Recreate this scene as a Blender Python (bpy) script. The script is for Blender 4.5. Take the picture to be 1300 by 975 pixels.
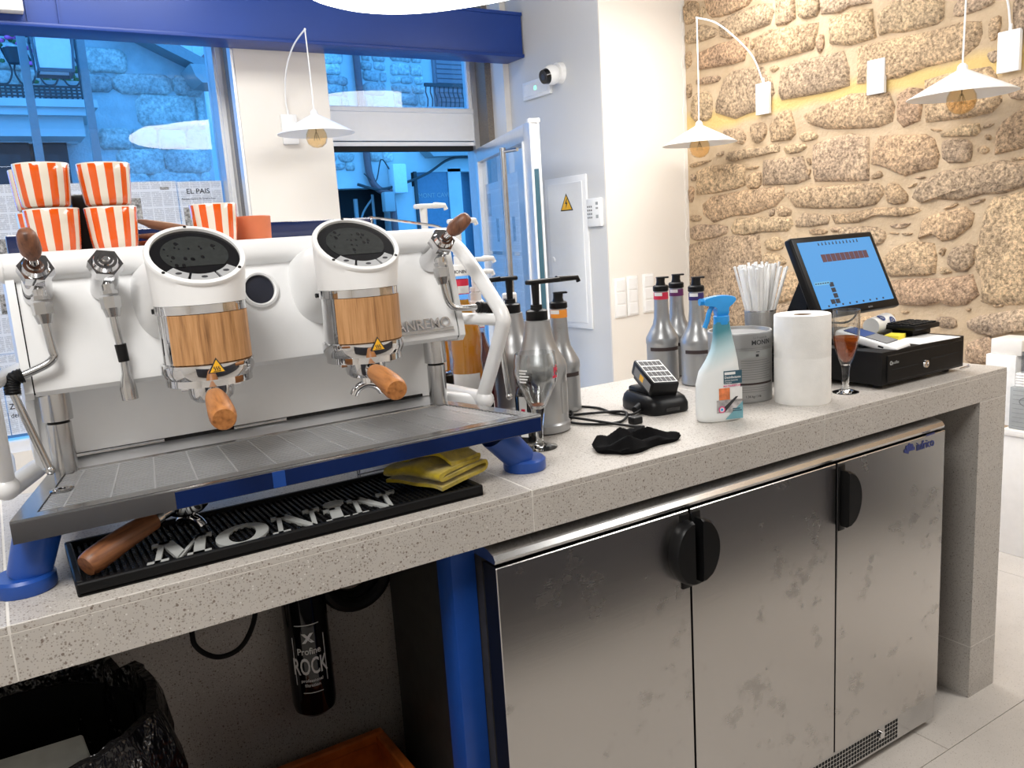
import bpy, bmesh, math, random
from math import sin, cos, pi, radians, sqrt, atan2
from mathutils import Vector, Matrix, Euler

for _o in list(bpy.data.objects):
    bpy.data.objects.remove(_o, do_unlink=True)
scene = bpy.context.scene
COL = scene.collection
random.seed(7)

# ------------------------------------------------------------------ camera
cam_data = bpy.data.cameras.new('camera')
cam_data.sensor_fit = 'HORIZONTAL'
cam_data.sensor_width = 36.0
cam_data.lens = 1052.0 / 1300.0 * 36.0
cam_data.clip_start = 0.02
cam = bpy.data.objects.new('camera', cam_data)
cam.location = (-2.358, -1.207, 1.420)
cam.rotation_euler = (radians(79.53), radians(3.647), radians(-32.194))
COL.objects.link(cam)
scene.camera = cam

# ------------------------------------------------------------------ world: blue hour sky
world = bpy.data.worlds.new('dusk_sky')
scene.world = world
world.use_nodes = True
_bg = world.node_tree.nodes['Background']
_bg.inputs[0].default_value = (0.075, 0.40, 1.0, 1)
_bg.inputs[1].default_value = 3.4

# ------------------------------------------------------------------ exposure
scene.view_settings.view_transform = 'Standard'
scene.view_settings.look = 'None'
scene.view_settings.exposure = -0.06
scene.view_settings.gamma = 1.0
scene.view_settings.use_curve_mapping = False
scene.cycles.transparent_max_bounces = 32


def area_light(name, loc, size, power, color, rot=(0, 0, 0)):
    d = bpy.data.lights.new(name, 'AREA')
    d.shape = 'RECTANGLE'
    d.size, d.size_y = size
    d.energy = power
    d.color = color
    o = bpy.data.objects.new(name, d)
    o.location = loc
    o.rotation_euler = rot
    COL.objects.link(o)
    return o


WARM = (1.0, 0.975, 0.94)
# unseen area lights added below the ceiling to brighten the room
area_light('fill_light_aisle', (-2.9, -0.95, 2.93), (0.9, 0.9), 62, WARM)
area_light('fill_light_middle', (0.45, -1.0, 2.93), (0.7, 0.9), 34, WARM)
area_light('fill_light_room', (-2.0, 2.45, 2.93), (1.6, 0.5), 38, WARM)
area_light('fill_light_stone', (0.25, 0.7, 2.93), (0.8, 1.0), 4, WARM)
area_light('fill_light_end', (0.75, -2.0, 2.93), (0.7, 0.7), 20, WARM)

# ------------------------------------------------------------------ node helpers


class NT:
    def __init__(self, name):
        self.m = bpy.data.materials.new(name)
        self.m.use_nodes = True
        self.t = self.m.node_tree
        self.b = self.t.nodes['Principled BSDF']
        self.out = self.t.nodes['Material Output']

    def n(self, kind, **kw):
        nd = self.t.nodes.new(kind)
        for k, v in kw.items():
            setattr(nd, k, v)
        return nd

    def l(self, a, b):
        self.t.links.new(a, b)

    def coord(self, scale=(1, 1, 1), kind='Object', loc=(0, 0, 0), rot=(0, 0, 0)):
        c = self.n('ShaderNodeTexCoord')
        mp = self.n('ShaderNodeMapping')
        mp.inputs['Scale'].default_value = scale
        mp.inputs['Location'].default_value = loc
        mp.inputs['Rotation'].default_value = rot
        self.l(c.outputs[kind], mp.inputs[0])
        return mp.outputs[0]

    def noise(self, vec, scale, detail=3, rough=0.55):
        nd = self.n('ShaderNodeTexNoise')
        nd.inputs['Scale'].default_value = scale
        nd.inputs['Detail'].default_value = detail
        nd.inputs['Roughness'].default_value = rough
        if vec is not None:
            self.l(vec, nd.inputs['Vector'])
        return nd

    def ramp(self, fac, stops):
        r = self.n('ShaderNodeValToRGB')
        el = r.color_ramp.elements
        while len(el) > 1:
            el.remove(el[-1])
        el[0].position = stops[0][0]
        el[0].color = (*stops[0][1], 1)
        for p, c in stops[1:]:
            e = el.new(p)
            e.color = (*c, 1)
        self.l(fac, r.inputs[0])
        return r.outputs[0]

    def mix(self, fac, a, b, mode='MIX'):
        nd = self.n('ShaderNodeMix', data_type='RGBA', blend_type=mode)
        for sock, v in ((nd.inputs[0], fac), (nd.inputs[6], a), (nd.inputs[7], b)):
            if hasattr(v, 'links'):
                self.l(v, sock)
            elif isinstance(v, (int, float)):
                sock.default_value = v
            else:
                sock.default_value = (*v, 1)
        return nd.outputs[2]

    def math(self, op, a, b=0.0, c=None):
        nd = self.n('ShaderNodeMath', operation=op)
        for i, v in enumerate((a, b) if c is None else (a, b, c)):
            if hasattr(v, 'links'):
                self.l(v, nd.inputs[i])
            else:
                nd.inputs[i].default_value = v
        return nd.outputs[0]

    def sep(self, vec):
        nd = self.n('ShaderNodeSeparateXYZ')
        self.l(vec, nd.inputs[0])
        return nd.outputs

    def bump(self, height, strength=0.3, dist=0.01):
        nd = self.n('ShaderNodeBump')
        nd.inputs['Strength'].default_value = strength
        nd.inputs['Distance'].default_value = dist
        self.l(height, nd.inputs['Height'])
        self.l(nd.outputs[0], self.b.inputs['Normal'])

    def set(self, col=None, rough=None, metal=None, **kw):
        if col is not None:
            if hasattr(col, 'links'):
                self.l(col, self.b.inputs['Base Color'])
            else:
                self.b.inputs['Base Color'].default_value = (*col, 1)
        if rough is not None:
            if hasattr(rough, 'links'):
                self.l(rough, self.b.inputs['Roughness'])
            else:
                self.b.inputs['Roughness'].default_value = rough
        if metal is not None:
            self.b.inputs['Metallic'].default_value = metal
        for k, v in kw.items():
            self.b.inputs[k.replace('_', ' ')].default_value = v
        return self.m


MAT = {}


def simple(name, col, rough=0.5, metal=0.0, var=0.06, vscale=30.0, bump=0.0, bscale=200.0, **kw):
    """plain surface with slight procedural tone variation"""
    t = NT(name)
    v = t.coord()
    nz = t.noise(v, vscale, 2)
    lo = tuple(max(0, c * (1 - var)) for c in col)
    hi = tuple(min(1, c * (1 + var)) for c in col)
    t.set(t.ramp(nz.outputs[0], [(0.3, lo), (0.7, hi)]), rough, metal, **kw)
    if bump:
        t.bump(t.noise(v, bscale, 2).outputs[0], bump, 0.002)
    MAT[name] = t.m
    return t.m


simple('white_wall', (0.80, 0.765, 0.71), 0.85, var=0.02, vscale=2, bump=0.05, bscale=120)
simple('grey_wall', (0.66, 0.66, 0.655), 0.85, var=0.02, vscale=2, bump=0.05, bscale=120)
simple('ceiling_paint', (0.16, 0.16, 0.165), 0.9, var=0.02, vscale=2)
simple('white_enamel', (0.84, 0.845, 0.845), 0.28, var=0.01)
simple('white_satin', (0.84, 0.845, 0.845), 0.4, var=0.01)
simple('white_plastic', (0.86, 0.86, 0.85), 0.35, var=0.01)
simple('white_matte', (0.86, 0.855, 0.84), 0.75, var=0.02)
simple('blue_steel', (0.006, 0.042, 0.25), 0.38, var=0.05, vscale=4)
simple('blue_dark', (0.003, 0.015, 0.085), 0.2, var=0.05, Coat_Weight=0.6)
simple('blue_leg', (0.010, 0.066, 0.33), 0.35, var=0.05)
simple('chrome', (0.66, 0.66, 0.67), 0.05, 1.0, var=0.01)
simple('steel', (0.54, 0.54, 0.54), 0.22, 1.0, var=0.05, vscale=15)
simple('steel_dark', (0.30, 0.29, 0.28), 0.35, 1.0, var=0.1, vscale=40)
simple('aluminium', (0.72, 0.73, 0.75), 0.33, 0.75, var=0.03)
simple('black_plastic', (0.006, 0.006, 0.0065), 0.36, var=0.1, Specular_IOR_Level=0.22)
simple('black_gloss', (0.004, 0.004, 0.005), 0.06, var=0.1)
simple('black_rubber', (0.006, 0.006, 0.0065), 0.5, var=0.1, Specular_IOR_Level=0.25)
simple('black_matte', (0.007, 0.007, 0.007), 0.7, var=0.1, Specular_IOR_Level=0.2)
simple('black_metal', (0.006, 0.006, 0.0065), 0.42, var=0.2, bump=0.12, bscale=900, Specular_IOR_Level=0.22)
simple('dark_gap', (0.01, 0.01, 0.01), 0.9)
simple('fridge_side', (0.045, 0.042, 0.04), 0.5, 0.3, var=0.2)
simple('screen_grey', (0.030, 0.033, 0.032), 0.2, var=0.15, vscale=120, Specular_IOR_Level=0.3)
simple('button_grey', (0.52, 0.53, 0.54), 0.3, 0.3, var=0.03)
simple('porthole_navy', (0.004, 0.006, 0.018), 0.55, var=0.1)
simple('jug_silver', (0.36, 0.365, 0.37), 0.33, 0.55, var=0.04, vscale=8)
simple('tin_silver', (0.37, 0.37, 0.365), 0.42, 0.45, var=0.04, vscale=8)
simple('band_red', (0.62, 0.02, 0.06), 0.4)
simple('band_purple', (0.12, 0.012, 0.10), 0.4)
simple('band_indigo', (0.035, 0.018, 0.14), 0.4)
simple('band_orange', (0.85, 0.30, 0.03), 0.4)
simple('print_dark', (0.03, 0.03, 0.035), 0.6)
simple('print_brown', (0.035, 0.02, 0.018), 0.6)
simple('print_grey', (0.22, 0.22, 0.22), 0.6)
simple('print_white', (0.8, 0.8, 0.79), 0.6)
simple('print_mid', (0.36, 0.37, 0.36), 0.75, Specular_IOR_Level=0.2)
simple('label_teal', (0.035, 0.10, 0.14), 0.4)
simple('label_pale_teal', (0.16, 0.36, 0.42), 0.4)
simple('label_pink', (0.75, 0.08, 0.25), 0.5)
simple('label_orange', (0.75, 0.22, 0.08), 0.5, var=0.3, vscale=60)
simple('label_greyroom', (0.42, 0.40, 0.40), 0.5, var=0.4, vscale=60)
simple('trigger_blue', (0.03, 0.33, 0.80), 0.3)
simple('cyan_card', (0.05, 0.55, 0.85), 0.4)
simple('yellow_warn', (0.92, 0.50, 0.02), 0.4)
simple('yellow_cloth', (0.42, 0.31, 0.008), 0.95, var=0.25, vscale=60, bump=0.5, bscale=700, Sheen_Weight=0.4)
simple('black_cloth', (0.004, 0.004, 0.0045), 0.95, var=0.2, vscale=60, bump=0.5, bscale=900, Specular_IOR_Level=0.1)
simple('terracotta', (0.62, 0.17, 0.07), 0.5)
simple('saucer_tan', (0.55, 0.36, 0.25), 0.5)
simple('orange_crate', (0.50, 0.12, 0.015), 0.45, var=0.2)
simple('paper', (0.86, 0.85, 0.82), 0.9, var=0.03, bump=0.25, bscale=350)
simple('paper_flat', (0.84, 0.83, 0.81), 0.9, var=0.02)
simple('cardboard_core', (0.36, 0.27, 0.19), 0.9)
simple('card_pale', (0.55, 0.58, 0.55), 0.85, var=0.08)
simple('yellow_note', (0.85, 0.72, 0.05), 0.7)
simple('logo_blue', (0.03, 0.07, 0.24), 0.45)
simple('logo_violet', (0.035, 0.05, 0.20), 0.45)
simple('napkin_white', (0.88, 0.86, 0.83), 0.9)
simple('bench_white', (0.84, 0.80, 0.74), 0.5, var=0.02)
simple('grout', (0.74, 0.71, 0.66), 0.9)
simple('granite_jamb', (0.20, 0.17, 0.14), 0.7, var=0.5, vscale=220)
simple('iron_grey', (0.16, 0.16, 0.17), 0.5, 0.3)
simple('iron_dark', (0.05, 0.045, 0.045), 0.55)
simple('post_grey', (0.30, 0.30, 0.30), 0.55)
simple('stucco', (0.62, 0.62, 0.60), 0.9, var=0.06, vscale=4, bump=0.3, bscale=40)
simple('stucco_dark', (0.40, 0.40, 0.39), 0.9, var=0.06, vscale=4)
simple('pipe_brown', (0.20, 0.10, 0.10), 0.5)
simple('shutter_brown', (0.28, 0.20, 0.21), 0.6)
simple('roof_tile', (0.36, 0.20, 0.20), 0.8, var=0.15, vscale=6)
simple('sheet_metal', (0.85, 0.86, 0.86), 0.5, var=0.03)
simple('shop_pane', (0.12, 0.19, 0.26), 0.2)
simple('void_dark', (0.012, 0.012, 0.014), 0.8)
simple('leaf_green', (0.10, 0.20, 0.06), 0.7, var=0.4, vscale=25)
simple('petal_pink', (0.85, 0.12, 0.42), 0.7, var=0.3, vscale=25)
simple('asphalt', (0.16, 0.16, 0.16), 0.9, var=0.2, vscale=60)
simple('bulb_cap', (0.25, 0.22, 0.18), 0.35, 0.8)
simple('cabinet_dark', (0.035, 0.035, 0.045), 0.55, var=0.1)
simple('sign_green', (0.02, 0.62, 0.30), 0.4)
simple('straw_white', (0.88, 0.88, 0.87), 0.5)
simple('extinguisher_red', (0.75, 0.10, 0.02), 0.4)


def emissive(name, col, strength, base=(0.8, 0.8, 0.8)):
    t = NT(name)
    t.set(base, 0.6)
    nz = t.noise(t.coord(), 2.0, 1)
    c = t.ramp(nz.outputs[0], [(0.0, tuple(x * 0.97 for x in col)), (1.0, col)])
    t.l(c, t.b.inputs['Emission Color'])
    t.b.inputs['Emission Strength'].default_value = strength
    MAT[name] = t.m
    return t.m


emissive('lamp_glow', (1.0, 0.97, 0.93), 10.5)
emissive('led_green', (0.05, 1.0, 0.45), 1.6)
emissive('screen_blue', (0.085, 0.42, 0.93), 0.85, (0.02, 0.02, 0.02))
emissive('screen_pale', (0.20, 0.62, 1.0), 0.8, (0.02, 0.02, 0.02))
emissive('screen_maroon', (0.16, 0.05, 0.07), 0.7, (0.02, 0.02, 0.02))
emissive('screen_dark', (0.02, 0.03, 0.06), 0.5, (0.02, 0.02, 0.02))


def pane(name, tint=(1, 1, 1), ior=1.5, rough=0.0, power=5.0, body=None):
    t = NT(name)
    t.t.nodes.remove(t.b)
    tr = t.n('ShaderNodeBsdfTransparent')
    tr.inputs[0].default_value = (*tint, 1)
    gl = t.n('ShaderNodeBsdfGlossy')
    gl.inputs['Roughness'].default_value = rough
    lw = t.n('ShaderNodeLayerWeight')
    lw.inputs[0].default_value = 0.5
    f0 = ((ior - 1) / (ior + 1)) ** 2          # Schlick reflectance, the same from both sides of the sheet
    fac = t.math('MULTIPLY_ADD', t.math('POWER', lw.outputs['Facing'], power), 1 - f0, f0)
    mx = t.n('ShaderNodeMixShader')
    t.l(fac, mx.inputs[0])
    inner = tr.outputs[0]
    if body:                                   # cloudy liquid: part of the light scatters in its own colour
        df = t.n('ShaderNodeBsdfDiffuse')
        df.inputs[0].default_value = (*body[:3], 1)
        m2 = t.n('ShaderNodeMixShader')
        m2.inputs[0].default_value = body[3]
        t.l(inner, m2.inputs[1])
        t.l(df.outputs[0], m2.inputs[2])
        inner = m2.outputs[0]
    t.l(inner, mx.inputs[1])
    t.l(gl.outputs[0], mx.inputs[2])
    t.l(mx.outputs[0], t.out.inputs[0])
    MAT[name] = t.m


pane('window_glass', (0.93, 0.96, 0.99))
pane('clear_plastic', (0.80, 0.81, 0.82), 1.45, 0.05)
pane('bulb_amber', (0.985, 0.91, 0.78), 1.45)
pane('syrup_amber', (0.96, 0.60, 0.06), 1.4, 0.02, 5.0, (0.80, 0.36, 0.02, 0.6))
pane('syrup_red', (0.45, 0.035, 0.05), 1.4, 0.02, 5.0, (0.16, 0.012, 0.015, 0.5))
pane('syrup_brown', (0.50, 0.22, 0.07), 1.4, 0.02, 5.0, (0.22, 0.08, 0.02, 0.5))
pane('drink_amber', (0.88, 0.42, 0.08), 1.4, 0.0, 5.0, (0.60, 0.16, 0.015, 0.35))
pane('thin_glass', (0.93, 0.94, 0.94), 1.62, 0.0, 2.6)


def mk_wood(name, c1, c2, c3, axis=2, scale=1.0):
    t = NT(name)
    sc = [60 * scale] * 3
    sc[axis] = 3.0 * scale
    v = t.coord(tuple(sc))
    nz = t.noise(v, 2.2, 4, 0.6)
    fine = t.noise(v, 9.0, 3, 0.7)
    c = t.ramp(nz.outputs[0], [(0.30, c3), (0.44, c2), (0.60, c1)])
    c = t.mix(t.math('MULTIPLY', fine.outputs[0], 0.5), c, c2, 'MULTIPLY')
    t.set(c, 0.45)
    t.bump(fine.outputs[0], 0.15, 0.001)
    MAT[name] = t.m


mk_wood('oak_wrap', (0.64, 0.37, 0.17), (0.50, 0.27, 0.11), (0.22, 0.105, 0.04))
mk_wood('oak_handle', (0.60, 0.27, 0.085), (0.46, 0.19, 0.055), (0.26, 0.10, 0.03), axis=1)
mk_wood('walnut_handle', (0.30, 0.125, 0.05), (0.22, 0.085, 0.035), (0.11, 0.042, 0.02), axis=1)
mk_wood('walnut_lever', (0.30, 0.13, 0.07), (0.21, 0.09, 0.05), (0.10, 0.045, 0.028), axis=2)


def mk_terrazzo(name, base, chips=1.0, rough=0.38):
    t = NT(name)
    v = t.coord()
    big = t.noise(v, 5.0, 3)
    col = t.ramp(big.outputs[0], [(0.3, tuple(c * 0.93 for c in base)), (0.7, tuple(min(1, c * 1.05) for c in base))])
    for scale, thr, sel, cc in ((190, 0.30, 0.50, (0.20, 0.16, 0.13)), (150, 0.20, 0.80, (0.74, 0.72, 0.68)),
                                (340, 0.34, 0.40, (0.29, 0.26, 0.23)), (95, 0.19, 0.66, (0.13, 0.085, 0.06))):
        vo = t.n('ShaderNodeTexVoronoi')
        vo.inputs['Scale'].default_value = scale
        t.l(v, vo.inputs['Vector'])
        near = t.math('LESS_THAN', vo.outputs['Distance'], thr * chips)
        r = t.sep(vo.outputs['Color'])[0]
        pick = t.math('GREATER_THAN', r, sel)
        col = t.mix(t.math('MULTIPLY', t.math('MULTIPLY', near, pick), 0.75), col, cc)
    t.set(col, rough)
    t.bump(t.noise(v, 60, 2).outputs[0], 0.03, 0.002)
    MAT[name] = t.m


mk_terrazzo('terrazzo', (0.52, 0.487, 0.448))
mk_terrazzo('floor_tile', (0.56, 0.52, 0.475), 0.6, 0.45)


def mk_granite(name, tones, bump=0.9, scale=1.0, soft=0.0):
    t = NT(name)
    v = t.coord()
    info = t.n('ShaderNodeObjectInfo')
    tone = t.ramp(info.outputs['Random'], [(i / (len(tones) - 1), c) for i, c in enumerate(tones)])
    g1 = t.noise(v, 75 * scale, 4, 0.7)
    g2 = t.noise(v, 28 * scale, 4, 0.6)
    g3 = t.noise(v, 6 * scale, 3, 0.6)
    f = t.math('ADD', t.math('MULTIPLY', g1.outputs[0], 0.75), t.math('MULTIPLY', g2.outputs[0], 0.25))
    shade = t.ramp(f, [(0.37, (0.40, 0.36, 0.32)), (0.49, (0.95, 0.93, 0.90)), (0.62, (1.65, 1.60, 1.52))])
    patch = t.ramp(g3.outputs[0], [(0.35, (0.82, 0.80, 0.78)), (0.65, (1.12, 1.09, 1.03))])
    c = t.mix(1.0 - soft, tone, shade, 'MULTIPLY')
    c = t.mix(1.0, c, patch, 'MULTIPLY')
    t.set(c, 0.9)
    h = t.math('ADD', t.math('MULTIPLY', g1.outputs[0], 0.55), t.math('MULTIPLY', g2.outputs[0], 0.9))
    t.bump(h, bump, 0.02)
    MAT[name] = t.m


mk_granite('granite_warm', [(0.43, 0.315, 0.205), (0.51, 0.38, 0.25), (0.39, 0.30, 0.22), (0.53, 0.41, 0.27), (0.46, 0.315, 0.21), (0.46, 0.365, 0.275)])
mk_granite('granite_street', [(0.46, 0.46, 0.46), (0.62, 0.62, 0.60), (0.40, 0.38, 0.38), (0.68, 0.67, 0.64)], 0.4, 0.4, 0.45)


def mk_mortar():
    t = NT('mortar')
    v = t.coord()
    nz = t.noise(v, 9, 4)
    base = t.ramp(nz.outputs[0], [(0.3, (0.50, 0.37, 0.235)), (0.7, (0.61, 0.47, 0.315))])
    # ochre patching along the chased cable line at lamp height
    z = t.sep(v)[2]
    wob = t.math('MULTIPLY', t.math('SUBTRACT', t.noise(v, 3.0, 2).outputs[0], 0.5), 0.12)
    d = t.math('ABSOLUTE', t.math('SUBTRACT', t.math('ADD', z, wob), 1.965))
    band = t.ramp(d, [(0.020, (1, 1, 1)), (0.065, (0, 0, 0))])
    c = t.mix(t.math('MULTIPLY', band, 0.8), base, (0.68, 0.49, 0.17))
    t.set(c, 0.95)
    h = t.math('ADD', t.noise(v, 70, 3).outputs[0], t.noise(v, 14, 3).outputs[0])
    t.bump(h, 0.5, 0.012)
    MAT['mortar'] = t.m
    t = NT('mortar_street')
    t.set(t.ramp(t.noise(t.coord(), 6, 4).outputs[0], [(0.3, (0.50, 0.50, 0.49)), (0.7, (0.66, 0.66, 0.64))]), 0.95)
    t.bump(t.noise(t.coord(), 40, 3).outputs[0], 0.4, 0.02)
    MAT['mortar_street'] = t.m


mk_mortar()


def mk_brushed():
    t = NT('brushed_steel')
    v = t.coord((2.0, 2.0, 160.0))
    st = t.noise(v, 3.0, 3, 0.6)
    w = t.coord()
    smudge = t.noise(w, 5.5, 4, 0.6)
    s2 = t.noise(w, 16.0, 3, 0.6)
    f = t.math('MULTIPLY', smudge.outputs[0], s2.outputs[0])
    mask = t.ramp(f, [(0.30, (0, 0, 0)), (0.40, (1, 1, 1))])
    col = t.mix(mask, (0.60, 0.585, 0.57), (0.48, 0.465, 0.45))
    rough = t.math('ADD', t.math('MULTIPLY', mask, 0.07), 0.21)
    rough = t.math('ADD', rough, t.math('MULTIPLY', st.outputs[0], 0.06))
    t.set(col, rough, 1.0, Anisotropic=0.6)
    t.bump(st.outputs[0], 0.03, 0.001)
    MAT['brushed_steel'] = t.m


mk_brushed()


def mk_cup():
    t = NT('cup_stripes')
    v = t.coord()
    s = t.sep(v)
    a = t.math('ARCTAN2', s[1], s[0])
    wob = t.math('MULTIPLY', t.math('SUBTRACT', t.noise(v, 25, 2).outputs[0], 0.5), 0.5)
    w = t.math('SINE', t.math('ADD', t.math('MULTIPLY', a, 10.0), wob))
    stripe = t.ramp(t.math('MULTIPLY_ADD', w, 0.5, 0.5), [(0.46, (0.80, 0.73, 0.62)), (0.52, (0.78, 0.105, 0.006))])
    rad = t.math('SQRT', t.math('ADD', t.math('MULTIPLY', s[0], s[0]), t.math('MULTIPLY', s[1], s[1])))
    inside = t.math('LESS_THAN', rad, 0.0365)
    rim = t.math('GREATER_THAN', s[2], 0.0685)
    base = t.math('LESS_THAN', s[2], 0.001)
    k = t.math('MAXIMUM', t.math('MULTIPLY', inside, t.math('GREATER_THAN', s[2], 0.02)), t.math('MAXIMUM', rim, base))
    t.set(t.mix(k, stripe, (0.84, 0.79, 0.72)), 0.14, Coat_Weight=0.5)
    MAT['cup_stripes'] = t.m


mk_cup()


def mk_news():
    t = NT('newsprint')
    v = t.coord()
    s = t.sep(v)
    # local x across the page, z up the page
    line = t.math('GREATER_THAN', t.math('FRACT', t.math('MULTIPLY', s[2], 150.0)), 0.5)
    words = t.noise(t.coord((140, 1, 60)), 1.0, 2)
    wmask = t.math('GREATER_THAN', words.outputs[0], 0.42)
    colgap = t.math('GREATER_THAN', t.math('FRACT', t.math('MULTIPLY', s[0], 18.0)), 0.10)
    bmask = t.math('GREATER_THAN', t.math('FRACT', t.math('MULTIPLY', s[2], 11.0)), 0.12)
    ink = t.math('MULTIPLY', t.math('MULTIPLY', line, wmask), t.math('MULTIPLY', colgap, bmask))
    pc = t.mix(t.math('MULTIPLY', ink, 0.42), (0.88, 0.88, 0.87), (0.16, 0.16, 0.17))
    t.set(pc, 0.95)
    tl = t.n('ShaderNodeBsdfTranslucent')
    t.l(pc, tl.inputs[0])
    mx = t.n('ShaderNodeMixShader')
    mx.inputs[0].default_value = 0.40
    t.l(t.b.outputs[0], mx.inputs[1])
    t.l(tl.outputs[0], mx.inputs[2])
    t.l(mx.outputs[0], t.out.inputs[0])
    MAT['newsprint'] = t.m
    t = NT('news_photo')
    t.set(t.ramp(t.noise(t.coord(), 40, 4, 0.7).outputs[0], [(0.35, (0.05, 0.05, 0.05)), (0.65, (0.5, 0.5, 0.5))]), 0.95)
    MAT['news_photo'] = t.m


mk_news()


def mk_spray():
    t = NT('spray_plastic')
    s = t.sep(t.coord())
    f = t.math('ADD', s[2], t.math('MULTIPLY', s[0], -0.35))
    c = t.ramp(f, [(0.125, (0.83, 0.86, 0.86)), (0.165, (0.50, 0.68, 0.72)), (0.205, (0.06, 0.26, 0.32))])
    t.set(c, 0.28)
    MAT['spray_plastic'] = t.m


mk_spray()


def mk_mat_ribs():
    t = NT('mat_rubber')
    t.set((0.004, 0.004, 0.0045), 0.55, Specular_IOR_Level=0.22)
    t.bump(t.noise(t.coord(), 300, 2).outputs[0], 0.2, 0.001)
    MAT['mat_rubber'] = t.m


mk_mat_ribs()


def mk_bag():
    t = NT('bin_bag')
    t.set((0.005, 0.005, 0.006), 0.24)
    v = t.coord((1, 1, 0.6))
    a, b = t.noise(v, 26, 3, 0.6), t.noise(v, 9, 2, 0.5)
    t.bump(t.math('ADD', a.outputs[0], b.outputs[0]), 1.0, 0.03)
    MAT['bin_bag'] = t.m
    t = NT('solid_glass')
    t.set((0.96, 0.97, 0.97), 0.0, Transmission_Weight=1.0, IOR=1.45)
    MAT['solid_glass'] = t.m


mk_bag()


def mk_mesh_metal():
    t = NT('mesh_metal')
    v = t.coord()
    s = t.sep(v)
    a = t.math('MULTIPLY', t.math('ARCTAN2', s[1], s[0]), 40.0)
    w1 = t.math('GREATER_THAN', t.math('FRACT', a), 0.45)
    w2 = t.math('GREATER_THAN', t.math('FRACT', t.math('MULTIPLY', s[2], 450.0)), 0.45)
    hole = t.math('MULTIPLY', w1, w2)
    t.set((0.55, 0.55, 0.54), 0.35, 0.9)
    tr = t.n('ShaderNodeBsdfTransparent')
    mx = t.n('ShaderNodeMixShader')
    t.l(hole, mx.inputs[0])
    t.l(t.b.outputs[0], mx.inputs[1])
    t.l(tr.outputs[0], mx.inputs[2])
    t.l(mx.outputs[0], t.out.inputs[0])
    MAT['mesh_metal'] = t.m


mk_mesh_metal()

# ------------------------------------------------------------------ mesh helpers


def smooth_path(pts, n=6, closed=False):
    P = [Vector(p) for p in pts]
    out = []
    m = len(P)
    rng = range(m) if closed else range(m - 1)
    for i in rng:
        if closed:
            a, b, c, d = P[(i - 1) % m], P[i], P[(i + 1) % m], P[(i + 2) % m]
        else:
            a, b, c, d = P[max(i - 1, 0)], P[i], P[i + 1], P[min(i + 2, m - 1)]
        for k in range(n):
            t = k / n
            out.append(0.5 * ((2 * b) + (c - a) * t + (2 * a - 5 * b + 4 * c - d) * t * t + (3 * b - a - 3 * c + d) * t ** 3))
    if not closed:
        out.append(P[-1])
    return out


_TEXT = {}


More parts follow.
